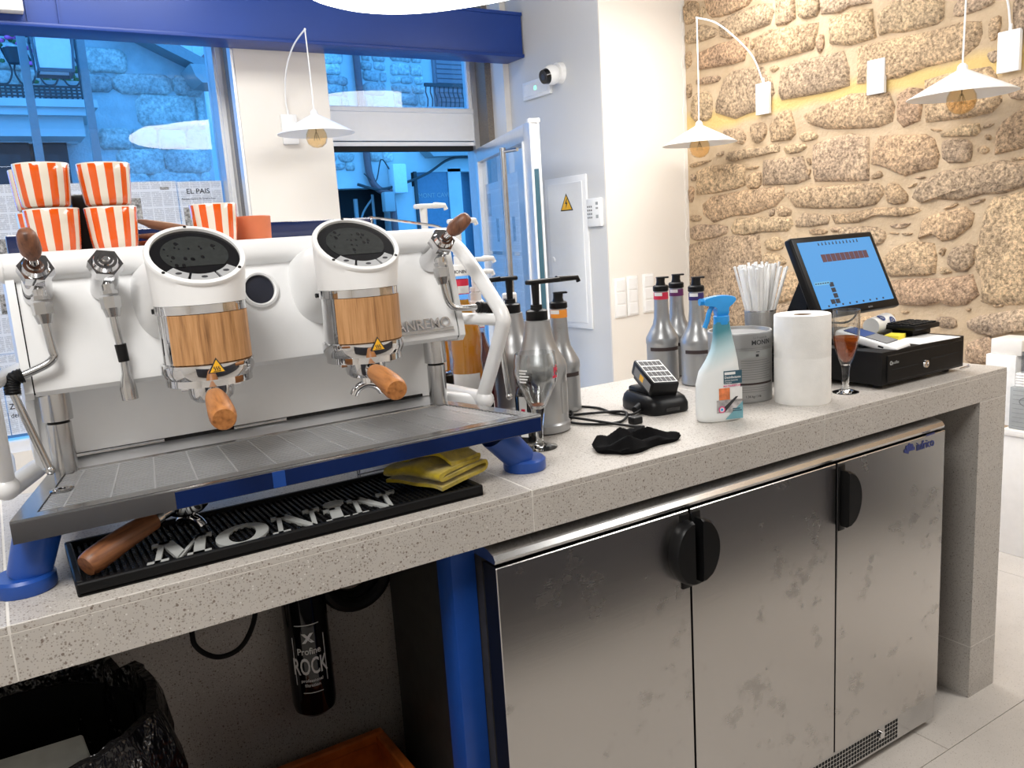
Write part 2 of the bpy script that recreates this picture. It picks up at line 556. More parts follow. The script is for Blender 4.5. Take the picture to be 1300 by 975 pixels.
class MB:
    def __init__(self):
        self.v = []
        self.f = []

    def add(self, verts, faces, M=None):
        k = len(self.v)
        if M is not None:
            verts = [M @ Vector(p) for p in verts]
        self.v += [tuple(p) for p in verts]
        self.f += [tuple(i + k for i in f) for f in faces]
        return self

    def box(self, x0, x1, y0, y1, z0, z1, M=None):
        vs = [(x, y, z) for x in (x0, x1) for y in (y0, y1) for z in (z0, z1)]
        fs = [(0, 1, 3, 2), (4, 6, 7, 5), (0, 4, 5, 1), (2, 3, 7, 6), (0, 2, 6, 4), (1, 5, 7, 3)]
        return self.add(vs, fs, M)

    def rbox(self, x0, x1, y0, y1, z0, z1, r=0.004, seg=2, M=None):
        bm = bmesh.new()
        bmesh.ops.create_cube(bm, size=1.0)
        for v in bm.verts:
            v.co = Vector(((x0 + x1) / 2 + v.co.x * (x1 - x0), (y0 + y1) / 2 + v.co.y * (y1 - y0), (z0 + z1) / 2 + v.co.z * (z1 - z0)))
        bmesh.ops.bevel(bm, geom=list(bm.edges), offset=r, segments=seg, profile=0.5, affect='EDGES')
        bm.verts.index_update()
        self.add([v.co.copy() for v in bm.verts], [[v.index for v in f.verts] for f in bm.faces], M)
        bm.free()
        return self

    def loft(self, rings, cap0=True, cap1=True, M=None, closed=True):
        vs = []
        fs = []
        n = len(rings[0])
        for r in rings:
            vs += [tuple(p) for p in r]
        for i in range(len(rings) - 1):
            for j in range(n if closed else n - 1):
                a = i * n + j
                b = i * n + (j + 1) % n
                fs.append((a, b, b + n, a + n))
        if cap0:
            fs.append(tuple(reversed(range(n))))
        if cap1:
            fs.append(tuple(range((len(rings) - 1) * n, len(rings) * n)))
        return self.add(vs, fs, M)

    def cyl(self, p0, p1, r0, r1=None, n=20, caps=True, M=None):
        if r1 is None:
            r1 = r0
        p0, p1 = Vector(p0), Vector(p1)
        d = (p1 - p0).normalized()
        u = d.orthogonal().normalized()
        w = d.cross(u)
        rings = [[p + u * (r * cos(2 * pi * k / n)) + w * (r * sin(2 * pi * k / n)) for k in range(n)] for p, r in ((p0, r0), (p1, r1))]
        return self.loft(rings, caps, caps, M)

    def tube(self, pts, r, n=10, caps=True, closed=False, M=None):
        P = [Vector(p) for p in pts]
        m = len(P)
        R = r if isinstance(r, (list, tuple)) else [r] * m
        T = []
        for i in range(m):
            if closed:
                a, b = P[(i - 1) % m], P[(i + 1) % m]
            else:
                a, b = P[max(i - 1, 0)], P[min(i + 1, m - 1)]
            T.append((b - a).normalized())
        u = T[0].orthogonal().normalized()
        rings = []
        for i in range(m):
            u = (u - T[i] * u.dot(T[i])).normalized()
            w = T[i].cross(u)
            rings.append([P[i] + u * (R[i] * cos(2 * pi * k / n)) + w * (R[i] * sin(2 * pi * k / n)) for k in range(n)])
        if closed:
            rings.append(rings[0])
            return self.loft(rings, False, False, M)
        return self.loft(rings, caps, caps, M)

    def lathe(self, prof, n=32, M=None, a0=0.0, a1=2 * pi, c=(0, 0, 0)):
        full = abs(a1 - a0 - 2 * pi) < 1e-6
        cnt = n if full else n + 1
        vs = []
        fs = []
        for r, z in prof:
            for k in range(cnt):
                a = a0 + (a1 - a0) * k / n
                vs.append((c[0] + r * cos(a), c[1] + r * sin(a), c[2] + z))
        for i in range(len(prof) - 1):
            for k in range(n):
                a = i * cnt + k
                b = i * cnt + (k + 1) % cnt
                ra, rb = prof[i][0], prof[i + 1][0]
                if ra < 1e-7 and rb < 1e-7:
                    continue
                if ra < 1e-7:
                    fs.append((a, b + cnt, a + cnt))
                elif rb < 1e-7:
                    fs.append((a, b, a + cnt))
                else:
                    fs.append((a, b, b + cnt, a + cnt))
        return self.add(vs, fs, M)

    def prism(self, poly, vec, M=None):
        P = [Vector(p) for p in poly]
        d = Vector(vec)
        return self.loft([P, [p + d for p in P]], True, True, M)

    def sphere(self, c, r, n=16, m=10, M=None):
        sx, sy, sz = r if isinstance(r, (list, tuple)) else (r, r, r)
        vs = [(c[0], c[1], c[2] - sz)]
        for i in range(1, m):
            t = -pi / 2 + pi * i / m
            for k in range(n):
                a = 2 * pi * k / n
                vs.append((c[0] + sx * cos(t) * cos(a), c[1] + sy * cos(t) * sin(a), c[2] + sz * sin(t)))
        vs.append((c[0], c[1], c[2] + sz))
        fs = [(0, 1 + (k + 1) % n, 1 + k) for k in range(n)]
        for i in range(m - 2):
            for k in range(n):
                a = 1 + i * n + k
                b = 1 + i * n + (k + 1) % n
                fs.append((a, b, b + n, a + n))
        L = len(vs) - 1
        o = 1 + (m - 2) * n
        fs += [(o + k, o + (k + 1) % n, L) for k in range(n)]
        return self.add(vs, fs, M)

    def text(self, s, size, M, extrude=0.0, bold=0.0, sx=1.0, align='LEFT'):
        """flat lettering lying in the XY plane, then moved by M"""
        key = (s, extrude / size, bold)
        if key not in _TEXT:
            c = bpy.data.curves.new('t', 'FONT')
            c.body = s
            c.size = 1.0
            c.extrude = extrude / size
            c.offset = bold
            c.resolution_u = 3
            o = bpy.data.objects.new('t', c)
            COL.objects.link(o)
            me = bpy.data.meshes.new_from_object(o)
            _TEXT[key] = ([v.co.copy() for v in me.vertices], [tuple(p.vertices) for p in me.polygons])
            bpy.data.objects.remove(o)
            bpy.data.meshes.remove(me)
            bpy.data.curves.remove(c)
        vs, fs = _TEXT[key]
        xs = [v.x for v in vs]
        w = (max(xs) + min(xs)) / 2 if align == 'CENTER' else 0.0
        self.add([Vector(((v.x - w) * size * sx, v.y * size, v.z * size)) for v in vs], fs, M)
        return self

    def mesh(self, name, mat, angle=35):
        me = bpy.data.meshes.new(name)
        me.from_pydata(self.v, [], self.f)
        me.materials.append(MAT[mat] if isinstance(mat, str) else mat)
        bm = bmesh.new()
        bm.from_mesh(me)
        bmesh.ops.recalc_face_normals(bm, faces=bm.faces)
        bm.to_mesh(me)
        bm.free()
        if angle:
            me.shade_smooth()
            me.set_sharp_from_angle(angle=radians(angle))
        return me

    def build(self, name, mat, parent=None, angle=35, loc=None, rot=None, kind=None):
        o = bpy.data.objects.new(name, self.mesh(name, mat, angle))
        COL.objects.link(o)
        if parent is not None:
            o.parent = parent
        if loc is not None:
            o.location = loc
        if rot is not None:
            o.rotation_euler = rot
        if kind:
            o['kind'] = kind
        return o


def thing(name, label, cat, loc=(0, 0, 0), rot=(0, 0, 0), group=None):
    o = bpy.data.objects.new(name, None)
    o.empty_display_size = 0.05
    COL.objects.link(o)
    o.location = loc
    o.rotation_euler = rot if isinstance(rot, (tuple, list)) else (0, 0, rot)
    return tag(o, label, cat, group)


def tag(o, label, cat, group=None):
    o['label'] = label
    o['category'] = cat
    if group:
        o['group'] = group
    return o


def struct(mb, name, mat, angle=35, parent=None):
    o = mb.build(name, mat, parent, angle)
    if parent is None:
        o['kind'] = 'structure'
    return o


def copy_tree(o, parent=None):
    c = o.copy()
    COL.objects.link(c)
    c.parent = parent
    for ch in list(o.children):
        copy_tree(ch, c)
    return c


def T(x, y, z):
    return Matrix.Translation((x, y, z))


def RX(a):
    return Matrix.Rotation(radians(a), 4, 'X')


def RY(a):
    return Matrix.Rotation(radians(a), 4, 'Y')


def RZ(a):
    return Matrix.Rotation(radians(a), 4, 'Z')


def frame(o, x, y):
    """matrix whose X and Y axes are x and y, with origin o"""
    x = Vector(x).normalized()
    y = Vector(y)
    z = x.cross(y).normalized()
    y = z.cross(x)
    return Matrix(((x.x, y.x, z.x, o[0]), (x.y, y.y, z.y, o[1]), (x.z, y.z, z.z, o[2]), (0, 0, 0, 1)))


def facing_y(x, y, z):
    """letters readable from -y: text X to +x, text Y to +z"""
    return frame((x, y, z), (1, 0, 0), (0, 0, 1))


def wrap_text(mb, s, size, R, z, a_c, bold=0.0, sx=1.0, extrude=0.0003, c=(0, 0)):
    """lettering wrapped round a vertical cylinder of radius R, centred on angle a_c (radians)"""
    t = MB()
    t.text(s, size, Matrix.Identity(4), extrude, bold, sx, 'CENTER')
    mb.add([(c[0] + (R + p[2]) * cos(a_c + p[0] / R), c[1] + (R + p[2]) * sin(a_c + p[0] / R), z + p[1]) for p in t.v], t.f)


def wrap_patch(mb, R, z0, z1, a0, a1, n=10, th=0.0006, c=(0, 0)):
    """thin label patch on a cylinder"""
    rings = []
    for i in range(n + 1):
        a = a0 + (a1 - a0) * i / n
        rings.append([(c[0] + r * cos(a), c[1] + r * sin(a), z) for r, z in ((R, z0), (R + th, z0), (R + th, z1), (R, z1))])
    mb.loft(rings)


# ------------------------------------------------------------------ key planes of the room (metres)
XS = 1.20      # stone wall
YC = 2.472     # short plaster return wall with the switches
XG = 0.585     # side wall with the fuse box
YW = 3.39      # inner face of the street wall
YG = 3.72      # glass line
ZC = 3.0       # ceiling
XL, YB = -4.6, -3.2
TOP = 0.96     # counter height

# ------------------------------------------------------------------ floor
fl = struct(MB().box(XL, XS + 0.2, YB, YW, -0.06, -0.004), 'floor', 'grout')
row = 0
y = -0.10 - 0.6 * 5
while y < YW:
    x = XL - (0.6 if row % 2 else 0.0)
    while x < XS:
        x0, x1 = max(x, XL), min(x + 1.2, XS)
        y0, y1 = max(y, YB), min(y + 0.6, YW)
        if x1 - x0 > 0.02 and y1 - y0 > 0.02:
            MB().box(x0 + 0.0012, x1 - 0.0012, y0 + 0.0012, y1 - 0.0012, -0.02, 0.0).build('tile', 'floor_tile', fl)
        x += 1.2
    y += 0.6
    row += 1

# ------------------------------------------------------------------ walls and ceiling
struct(MB().box(XL - 0.2, XS + 0.2, YB - 0.2, YW + 0.4, ZC, ZC + 0.15), 'ceiling', 'ceiling_paint')
struct(MB().box(XL - 0.2, XL, YB - 0.2, YW + 0.4, -0.06, ZC), 'wall_left', 'white_wall')
struct(MB().box(XL - 0.2, XS + 0.2, YB - 0.2, YB, -0.06, ZC), 'wall_rear', 'white_wall')
struct(MB().box(XG, XS + 0.25, YC, YC + 0.01, -0.06, ZC), 'wall_return', 'white_wall')
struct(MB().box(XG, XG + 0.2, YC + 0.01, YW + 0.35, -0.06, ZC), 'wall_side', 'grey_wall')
# street wall: pillar between window and door, parapet below the window, band above the openings
sw = MB()
sw.box(-1.1075, -0.611, YW, YG + 0.08, -0.06, 2.86)
sw.box(XL, -1.1075, YW, YG + 0.08, -0.06, 0.52)
sw.box(XL, XG, YW, YG + 0.08, 2.86, ZC)
sw.box(XL, -4.3, YW, YG + 0.08, 0.25, 2.86)
struct(sw, 'wall_street', 'white_wall')
struct(MB().box(0.50, XG, YW + 0.15, YW + 0.27, -0.06, 2.86), 'trim_1', 'granite_jamb')
struct(MB().box(-1.118, -1.1075, YW + 0.085, YW + 0.165, 0.25, 2.86), 'trim_2', 'granite_jamb')
struct(MB().box(0.545, XG, YW, YW + 0.15, -0.06, 2.86), 'trim_3', 'white_wall')

# ------------------------------------------------------------------ the shop window and its frame
w1 = struct(MB().box(-1.165, -1.1075, YG - 0.12, YG + 0.05, 0.25, 2.86).box(-4.3, -1.165, YG - 0.04, YG + 0.04, 0.25, 0.31)
            .box(-4.3, -1.165, YG - 0.04, YG + 0.04, 2.80, 2.86).box(-4.3, -4.24, YG - 0.04, YG + 0.04, 0.31, 2.80), 'window_1', 'aluminium')
MB().box(-1.122, -1.1075, YW + 0.01, YW + 0.075, 0.25, 2.86).build('reveal_profile', 'aluminium', w1)
MB().box(-1.150, -1.128, YG - 0.135, YG - 0.12, 0.25, 2.86).build('glazing_bead', 'white_satin', w1)
MB().box(-4.24, -1.165, YG - 0.004, YG + 0.004, 0.31, 2.80).build('pane', 'window_glass', w1)

# door frame with the fixed light above it
d1 = struct(MB().box(-0.66, -0.605, YG - 0.05, YG + 0.05, 0.0, 2.86).box(0.465, 0.545, YG - 0.06, YG + 0.05, 0.0, 2.86), 'window_2', 'aluminium')
MB().box(-0.605, 0.465, YG - 0.05, YG + 0.05, 2.015, 2.185).rbox(-0.605, 0.465, YG - 0.065, YG - 0.045, 2.185, 2.215, 0.006).build('transom', 'white_satin', d1)
MB().box(-0.605, 0.465, YG - 0.04, YG + 0.04, 1.985, 2.008).build('door_head', 'white_satin', d1)
MB().box(-0.605, 0.465, YG - 0.03, YG + 0.03, 1.955, 1.985).build('door_rebate', 'dark_gap', d1)
MB().rbox(0.435, 0.465, YG - 0.06, YG - 0.03, 2.20, 2.80, 0.006).build('glazing_bead', 'white_satin', d1)
MB().box(-0.605, 0.465, YG - 0.004, YG + 0.004, 2.20, 2.82).build('pane', 'window_glass', d1)

# ------------------------------------------------------------------ the open door leaf
HX, HY = 0.455, YG - 0.10
EX, EY = 0.055, 2.36
DL = sqrt((HX - EX) ** 2 + (HY - EY) ** 2)
DA = atan2(EY - HY, EX - HX)
lf = bpy.data.objects.new('door_1', None)
COL.objects.link(lf)
lf['kind'] = 'structure'
lf.location = (HX, HY, 0)
lf.rotation_euler = (0, 0, DA)       # local x runs from hinge to lock edge, local -y... +y is the side away from the bar
ZD = 1.952
MB().rbox(0, 0.085, -0.025, 0.025, 0.02, ZD, 0.003).build('hinge_stile', 'aluminium', lf)
MB().rbox(DL - 0.12, DL, -0.025, 0.025, 0.02, ZD, 0.003).build('lock_stile', 'aluminium', lf)
MB().rbox(0.085, DL - 0.12, -0.025, 0.025, ZD - 0.085, ZD, 0.003).build('top_rail', 'aluminium', lf)
MB().rbox(0.085, DL - 0.12, -0.025, 0.025, 0.02, 0.16, 0.003).build('bottom_rail', 'aluminium', lf)
MB().box(0.085, 0.11, -0.03, 0.03, 0.16, ZD - 0.085).box(DL - 0.14, DL - 0.12, -0.03, 0.03, 0.16, ZD - 0.085).build('glazing_bead', 'white_satin', lf)
MB().box(0.11, DL - 0.14, -0.004, 0.004, 0.16, ZD - 0.085).build('pane', 'window_glass', lf)
MB().box(DL, DL + 0.004, -0.012, 0.012, 0.3, 1.72).build('lock_plate', 'label_teal', lf)
MB().box(DL, DL + 0.008, -0.025, -0.016, 0.02, ZD).box(DL, DL + 0.008, 0.016, 0.025, 0.02, ZD).build('edge_seal', 'white_satin', lf)
hb = MB()
hx = DL - 0.33
hb.cyl((hx, -0.085, 0.35), (hx, -0.085, 1.86), 0.017, n=16)
for zz in (0.5, 1.84):
    hb.cyl((hx, -0.085, zz), (hx + 0.10, -0.03, zz), 0.010, n=12)
hb.build('pull_bar', 'steel', lf)
MB().rbox(DL - 0.02, DL + 0.012, -0.03, 0.03, ZD - 0.01, ZD + 0.012, 0.003).build('end_cap', 'white_plastic', lf)

# ------------------------------------------------------------------ blue steel beam below the ceiling
bmf = bpy.data.objects.new('trim_4', None)
COL.objects.link(bmf)
bmf['kind'] = 'structure'
MB().box(XL, 0.572, 3.20, 3.38, 2.462, 2.682).build('beam_web', 'blue_steel', bmf)
MB().rbox(XL, 0.576, 3.188, 3.385, 2.443, 2.462, 0.003).build('lower_flange', 'blue_steel', bmf)
MB().box(XL, 0.575, 3.19, 3.385, 2.682, 2.700).build('upper_flange', 'blue_steel', bmf)
for sx_ in (-2.04, -1.915):
    MB().box(sx_ - 0.004, sx_ + 0.004, 3.19, 3.20, 2.462, 2.682).build('stiffener', 'blue_steel', bmf)
MB().rbox(-2.9, -2.055, 3.13, 3.199, 2.492, 2.67, 0.004).build('beam_infill', 'white_wall', bmf)

# ------------------------------------------------------------------ rubble stone wall
ws = struct(MB().box(XS, XS + 0.25, YB - 0.2, YC, -0.06, ZC), 'wall_right', 'mortar')
STONES = '''2462,2628 2353,2604 2350,2548 2388,2501 2461,2507
2344,2567 2309,2566 2300,2508 2341,2504
2307,2620 1972,2535 1973,2515 2009,2492 2158,2481 2275,2502
2193,2449 2101,2475 1929,2482 1851,2466 1834,2424 1860,2372 1975,2366 2123,2362 2189,2386
2458,2456 2352,2485 2218,2430 2223,2394 2360,2389 2460,2403
2357,2331 2200,2348 2002,2336 2007,2300 2031,2231 2116,2228 2349,2244
1948,2321 1852,2342 1569,2308 1584,2217 1599,2196 1769,2192 1941,2197
1813,2469 1792,2508 1710,2486 1702,2447 1698,2366 1751,2347 1810,2357
1686,2480 1554,2446 1554,2344 1639,2346 1682,2369
1547,2408 1502,2421 1303,2387 1282,2330 1385,2339 1443,2326 1542,2344
1501,2309 1385,2316 1275,2300 1266,2224 1253,2177 1383,2171 1487,2200
1777,2136 1687,2151 1561,2151 1426,2148 1397,2065 1396,1993 1484,1984 1646,1986 1778,1991 1795,2029
2166,2154 2107,2185 1977,2181 1906,2167 1854,2099 1838,2030 1926,1964 2017,1958 2093,1944 2229,1996 2227,2045
2382,2200 2224,2189 2194,2173 2225,2151 2378,2163
2417,2097 2358,2124 2276,2110 2263,2037 2280,1960 2427,1974
2462,2352 2419,2358 2416,2286 2459,2265
1569,2251 1531,2254 1527,2193 1553,2162 1572,2202
1985,2302 1962,2330 1953,2289 1976,2267
1862,2159 1819,2164 1794,2146 1837,2131
2463,2178 2419,2181 2422,2113 2454,2103
1641,1894 1530,1918 1381,1949 1189,1924 1161,1861 1171,1798 1238,1783 1379,1795 1511,1812 1603,1847
1797,1924 1732,1934 1708,1869 1698,1814 1728,1787 1844,1793 1859,1870
1991,1895 1891,1895 1878,1846 1901,1808 1946,1790 1978,1818
2201,1895 2056,1886 2019,1843 2039,1797 2095,1818
2155,1768 2058,1775 1928,1767 1805,1776 1805,1736 1911,1728 2012,1724 2117,1718 2165,1733
1775,1753 1720,1763 1618,1748 1663,1717 1746,1716
1675,1800 1614,1815 1559,1788 1575,1768 1654,1765
2382,1689 2277,1708 2107,1702 2041,1685 2037,1586 2100,1570 2250,1559 2392,1561
2013,1634 1948,1649 1916,1639 1922,1563 2019,1563
1898,1699 1805,1699 1654,1694 1638,1646 1610,1585 1687,1565 1904,1576
1584,1739 1506,1760 1379,1766 1286,1743 1283,1550 1376,1554 1574,1571 1588,1645
2345,1498 2271,1538 2062,1552 1789,1560 1781,1505 1833,1460 1988,1427 2122,1426 2264,1396 2336,1444
1754,1518 1640,1541 1384,1533 1241,1529 1209,1508 1208,1476 1248,1435 1332,1426 1555,1435 1689,1450
2134,1361 2093,1406 1960,1407 1738,1400 1721,1359 1756,1329 1915,1331 2047,1318 2124,1331
1696,1371 1646,1413 1557,1405 1495,1389 1502,1357 1605,1344 1692,1348
1820,1453 1772,1457 1721,1433 1730,1407 1807,1407
1476,1396 1374,1398 1248,1417 1047,1409 1020,1394 1053,1379 1111,1371 1231,1387 1331,1355 1453,1357
2457,1388 2173,1377 2164,1332 2246,1312 2450,1291
2461,1261 2245,1297 1950,1310 1935,1179 1952,1115 2021,1027 2035,829 2327,793 2469,841
1907,1280 1816,1307 1770,1264 1786,1232 1880,1229
1613,1335 1502,1324 1510,1305 1605,1304
1487,1336 1418,1334 1418,1315 1479,1313
2451,1740 2276,1745 2297,1732 2446,1713
2447,1679 2394,1667 2405,1638 2443,1641
2461,1612 2417,1601 2431,1518 2464,1520
2456,1442 2369,1438 2370,1408 2451,1407
2255,1765 2184,1786 2184,1757
2026,1677 1930,1678 1948,1662 2022,1664
1869,1434 1829,1453 1834,1412 1869,1410
1630,1684 1606,1682 1598,1649 1618,1651
1630,1629 1602,1630 1606,1598 1626,1603
1260,1621 1250,1687 1224,1737 1004,1715 967,1694 941,1623 951,1574 1037,1565 1094,1552 1141,1574 1194,1600
927,1678 878,1688 800,1668 795,1613 805,1582 916,1590
931,1711 873,1723 845,1738 772,1734 765,1701 787,1685 832,1691 925,1700
695,1604 695,1682 669,1725 651,1737 595,1768 508,1776 501,1628 588,1617
1048,1455 1016,1517 916,1552 767,1561 675,1574 585,1549 469,1556 450,1468 581,1466 657,1444 740,1447 836,1430 948,1441 1010,1428
1186,1519 1139,1527 1079,1469 1079,1434 1144,1426 1185,1446
1269,1562 1221,1591 1200,1556 1262,1549
1003,1348 957,1369 821,1396 780,1366 790,1316 858,1267 911,1257 955,1288 1017,1272
915,1395 851,1420 845,1408 891,1391
799,1416 733,1429 732,1418 793,1402
727,1369 697,1418 579,1432 449,1435 413,1018 559,1000 692,995 729,1007 726,1087 758,1140 763,1206 746,1272
1162,1336 1051,1344 1095,1316 1155,1324
1175,1303 1114,1298 1128,1290
1105,1298 1049,1296 1062,1285 1101,1289
1080,1499 1036,1518 1042,1502 1074,1494
1056,1540 990,1540 1011,1528
986,1741 920,1727 956,1723
761,1719 707,1727 712,1715 755,1710
779,1628 747,1645 719,1621 745,1605
743,1687 718,1682 720,1658 739,1666
635,1580 586,1583 586,1567 632,1572
1462,1331 1246,1334 1180,1299 1204,1248 1351,1244
1193,1186 1133,1234 1042,1256 953,1243 939,1190 944,1119 987,1107 1070,1106 1157,1102 1192,1143
885,1184 856,1224 799,1242 764,1228 767,1166 800,1126 847,1126 878,1155
928,1202 910,1230 892,1224 903,1190
920,1143 883,1137 859,1120 912,1108
1150,1075 1050,1088 900,1091 782,1109 751,1025 801,983 866,974 909,990 983,969 1074,972 1114,976
786,909 730,936 611,962 440,992 420,892 554,883 680,855 747,864 782,885
1100,940 1060,942 1060,932 1093,928
931,924 840,923 832,876 918,876
772,822 671,858 666,738 786,726 788,797
687,987 638,989 643,978 681,976
1223,915 1133,926 1139,907
800,962 771,969 782,949
1918,1069 1688,1128 1638,1025 1731,967 1864,948
1917,1220 1809,1211 1748,1169 1809,1141 1908,1127
2015,919 1688,954 1621,860 1776,822 1997,808
1699,1198 1394,1252 1371,1100 1459,922 1601,936
1240,2258 1215,2286 1163,2306 1119,2323 943,2278 940,2182 969,2167 1116,2168 1180,2182 1229,2182
1330,2152 1212,2150 1053,2143 933,2141 859,2147 787,2131 780,2083 795,2045 860,2006 1012,2003 1124,1982 1332,1993
890,2212 857,2245 727,2217 731,2188 789,2177 888,2172
745,2131 698,2140 696,2100 710,2052 741,2049
750,2005 703,2010 701,1969 727,1959
650,2197 529,2186 522,2043 608,2054 644,2074
1006,1942 901,1952 737,1947 711,1908 688,1810 724,1773 814,1767 916,1769 994,1773 1004,1854
1135,1902 1084,1927 1022,1911 1023,1839 1031,1784 1106,1766 1132,1798
660,1881 601,1891 514,1887 510,1805 596,1798 654,1817
2459,731 2083,758 1969,700 2028,560 2454,504
1940,746 1601,854 1552,694 1859,578
1505,860 1197,916 1114,809 1457,702'''



def chaikin(P):
    out = []
    n = len(P)
    for i in range(n):
        a, b = P[i], P[(i + 1) % n]
        out.append((a[0] * .78 + b[0] * .22, a[1] * .78 + b[1] * .22))
        out.append((a[0] * .22 + b[0] * .78, a[1] * .22 + b[1] * .78))
    return out


def stone(P, to3, parent, mat, depth=0.022, rnd=random):
    """one stone: outline P in wall coordinates, to3(a, b, d) puts a point d proud of the wall"""
    if len(P) <= 6:
        P = chaikin(P)
    cx = sum(p[0] for p in P) / len(P)
    cy = sum(p[1] for p in P) / len(P)
    w = max(p[0] for p in P) - min(p[0] for p in P)
    h = max(p[1] for p in P) - min(p[1] for p in P)
    d = depth * min(1.0, 0.35 + min(w, h) / 0.18)
    rings = []
    for s, dd in ((1.075, -0.006), (1.01, d * 0.55), (0.82, d)):
        rings.append([to3(cx + (p[0] - cx) * s, cy + (p[1] - cy) * s, dd * rnd.uniform(0.75, 1.25)) for p in P])
    mb = MB()
    mb.loft(rings, False, False)
    k = len(P)
    base = len(mb.v) - k
    mb.v.append(tuple(to3(cx, cy, d * rnd.uniform(0.9, 1.3))))
    mb.f += [(base + i, base + (i + 1) % k, len(mb.v) - 1) for i in range(k)]
    return mb.build('stone', mat, parent, 60)


def courses(a0, a1, b0, b1, hr, wr, gap, rnd, keep=None):
    """outlines of roughly coursed stones over a rectangle"""
    out = []
    b = b0
    while b < b1 - 0.03:
        h = min(rnd.uniform(*hr), b1 - b)
        a = a0 + (rnd.uniform(-wr[0], 0) if rnd.random() < 0.7 else 0)
        while a < a1:
            w = rnd.uniform(*wr)
            x0, x1 = max(a, a0) + gap, min(a + w, a1) - gap
            if x1 - x0 > 0.05:
                j = lambda q: rnd.uniform(-q, q)
                g = min(0.25 * (x1 - x0), 0.03)
                P = [(x0 + j(g), b + gap + j(.4 * g)), ((x0 + x1) / 2, b + gap + j(.6 * g)), (x1 + j(g) * .4, b + gap + j(.4 * g)),
                     (x1 + j(g) * .4, b + h - gap + j(.5 * g)), ((x0 + x1) / 2 + j(g), b + h - gap + j(.6 * g)), (x0 + j(g) * .4, b + h - gap + j(.5 * g))]
                cxy = ((x0 + x1) / 2, b + h / 2)
                if keep is None or keep(P):
                    out.append(P)
            a += w
        b += h
    return out


rs = random.Random(11)
to_wall = lambda a, b, d: Vector((XS - d, a, b))
for line in STONES.split('\n'):
    P = [tuple(int(q) / 1000 for q in s.split(',')) for s in line.split()]
    stone(P, to_wall, ws, 'granite_warm', rnd=rs)
for reg in ((-2.4, 0.40, 0.05, 2.95), (0.40, 2.44, 2.66, 2.97), (0.40, 2.44, 0.05, 0.49)):
    for P in courses(reg[0], reg[1], reg[2], reg[3], (0.16, 0.28), (0.25, 0.55), 0.018, rs):
        stone(P, to_wall, ws, 'granite_warm', rnd=rs)
# ragged plaster edge where the return wall meets the stone
rg = MB()
zz = 0.0
while zz < ZC - 0.03:
    h = rs.uniform(0.015, 0.05)
    rg.box(XS - rs.uniform(0.012, 0.03), XS + 0.01, YC - 0.004, YC + 0.01, zz, min(zz + h, ZC))
    zz += h
struct(rg, 'trim_5', 'white_wall', 0)

# ------------------------------------------------------------------ outside: the street and the houses opposite
struct(MB().box(-9, 12, YG + 0.08, 16, -0.2, -0.06), 'street', 'asphalt')
rx = random.Random(5)

hA = thing('stone_house', 'granite rubble house with sloping gable eave across the street behind the shop window', 'house', (-2.0, 8.5, -0.06))
OA = Vector((-2.0, 8.5, -0.06))


class WB(MB):
    """mesh builder in world coordinates that is moved under a thing standing at org"""

    def __init__(self, org):
        super().__init__()
        self.org = Vector(org)

    def build(self, *a, **k):
        self.v = [(p[0] - self.org.x, p[1] - self.org.y, p[2] - self.org.z) for p in self.v]
        return super().build(*a, **k)


wallA = WB(OA).prism([(-3.7, 8.5, -0.06), (-0.08, 8.5, -0.06), (-0.08, 8.5, 3.30), (-3.7, 8.5, 5.03)], (0, 0.5, 0)).build('wall', 'mortar_street', hA)


def keepA(P):
    for x, z in P:
        if z > 3.27 - (x + 0.08) * 0.478 or x > -0.1:
            return False
        if x < -1.32 and z < 2.75:
            return False
    return True


to_A = lambda a, b, d: Vector((a - OA.x, -d, b - OA.z))
for P in courses(-3.0, -0.10, 1.2, 4.2, (0.16, 0.36), (0.25, 0.62), 0.006, rx, keepA):
    stone(P, to_A, wallA, 'granite_street', 0.05, rx)
WB(OA).prism([(-0.02, 8.2, 3.25), (-0.02, 8.2, 3.36), (-3.7, 8.2, 5.12), (-3.7, 8.2, 5.0)], (0, 0.8, 0)).build('rake_board', 'post_grey', hA)
WB(OA).prism([(-0.20, 8.0, 3.12), (0.05, 8.0, 3.12), (0.05, 8.0, 3.30), (-0.30, 8.0, 3.30), (-0.26, 8.0, 3.18)], (0, 0.5, 0)).build('corner_corbel', 'stucco_dark', hA)
# balcony
sl = WB(OA)
sl.box(-3.7, -1.23, 7.86, 8.5, 2.83, 2.90).box(-3.7, -1.27, 7.90, 8.5, 2.76, 2.83).box(-3.7, -1.36, 8.0, 8.5, 2.58, 2.76)
sl.build('balcony_slab', 'stucco', hA)
rl = WB(OA)
rl.tube([(-3.6, 7.92, 3.46), (-1.34, 7.92, 3.46)], 0.014, 8)
rl.tube([(-3.6, 7.92, 3.02), (-1.34, 7.92, 3.02)], 0.010, 8)
rl.tube([(-1.34, 7.92, 2.90), (-1.34, 7.92, 3.46)], 0.014, 8)
x = -3.5
while x < -1.40:
    rl.tube(smooth_path([(x, 7.92, 3.46), (x + 0.03, 7.92, 3.32), (x + 0.085, 7.92, 3.16), (x + 0.05, 7.92, 3.05), (x, 7.92, 3.03),
                         (x - 0.05, 7.92, 3.05), (x - 0.085, 7.92, 3.16), (x - 0.03, 7.92, 3.32)], 3, True), 0.0085, 6, closed=True)
    x += 0.19
rl.build('balcony_railing', 'iron_dark', hA)
lt = WB(OA)
for zz in (2.93, 2.96, 2.99):
    lt.box(-3.6, -1.34, 7.91, 7.93, zz - 0.006, zz + 0.006)
x = -3.6
while x < -1.35:
    lt.box(x, x + 0.018, 7.912, 7.928, 2.90, 3.02)
    x += 0.045
lt.build('railing_lattice', 'iron_dark', hA)
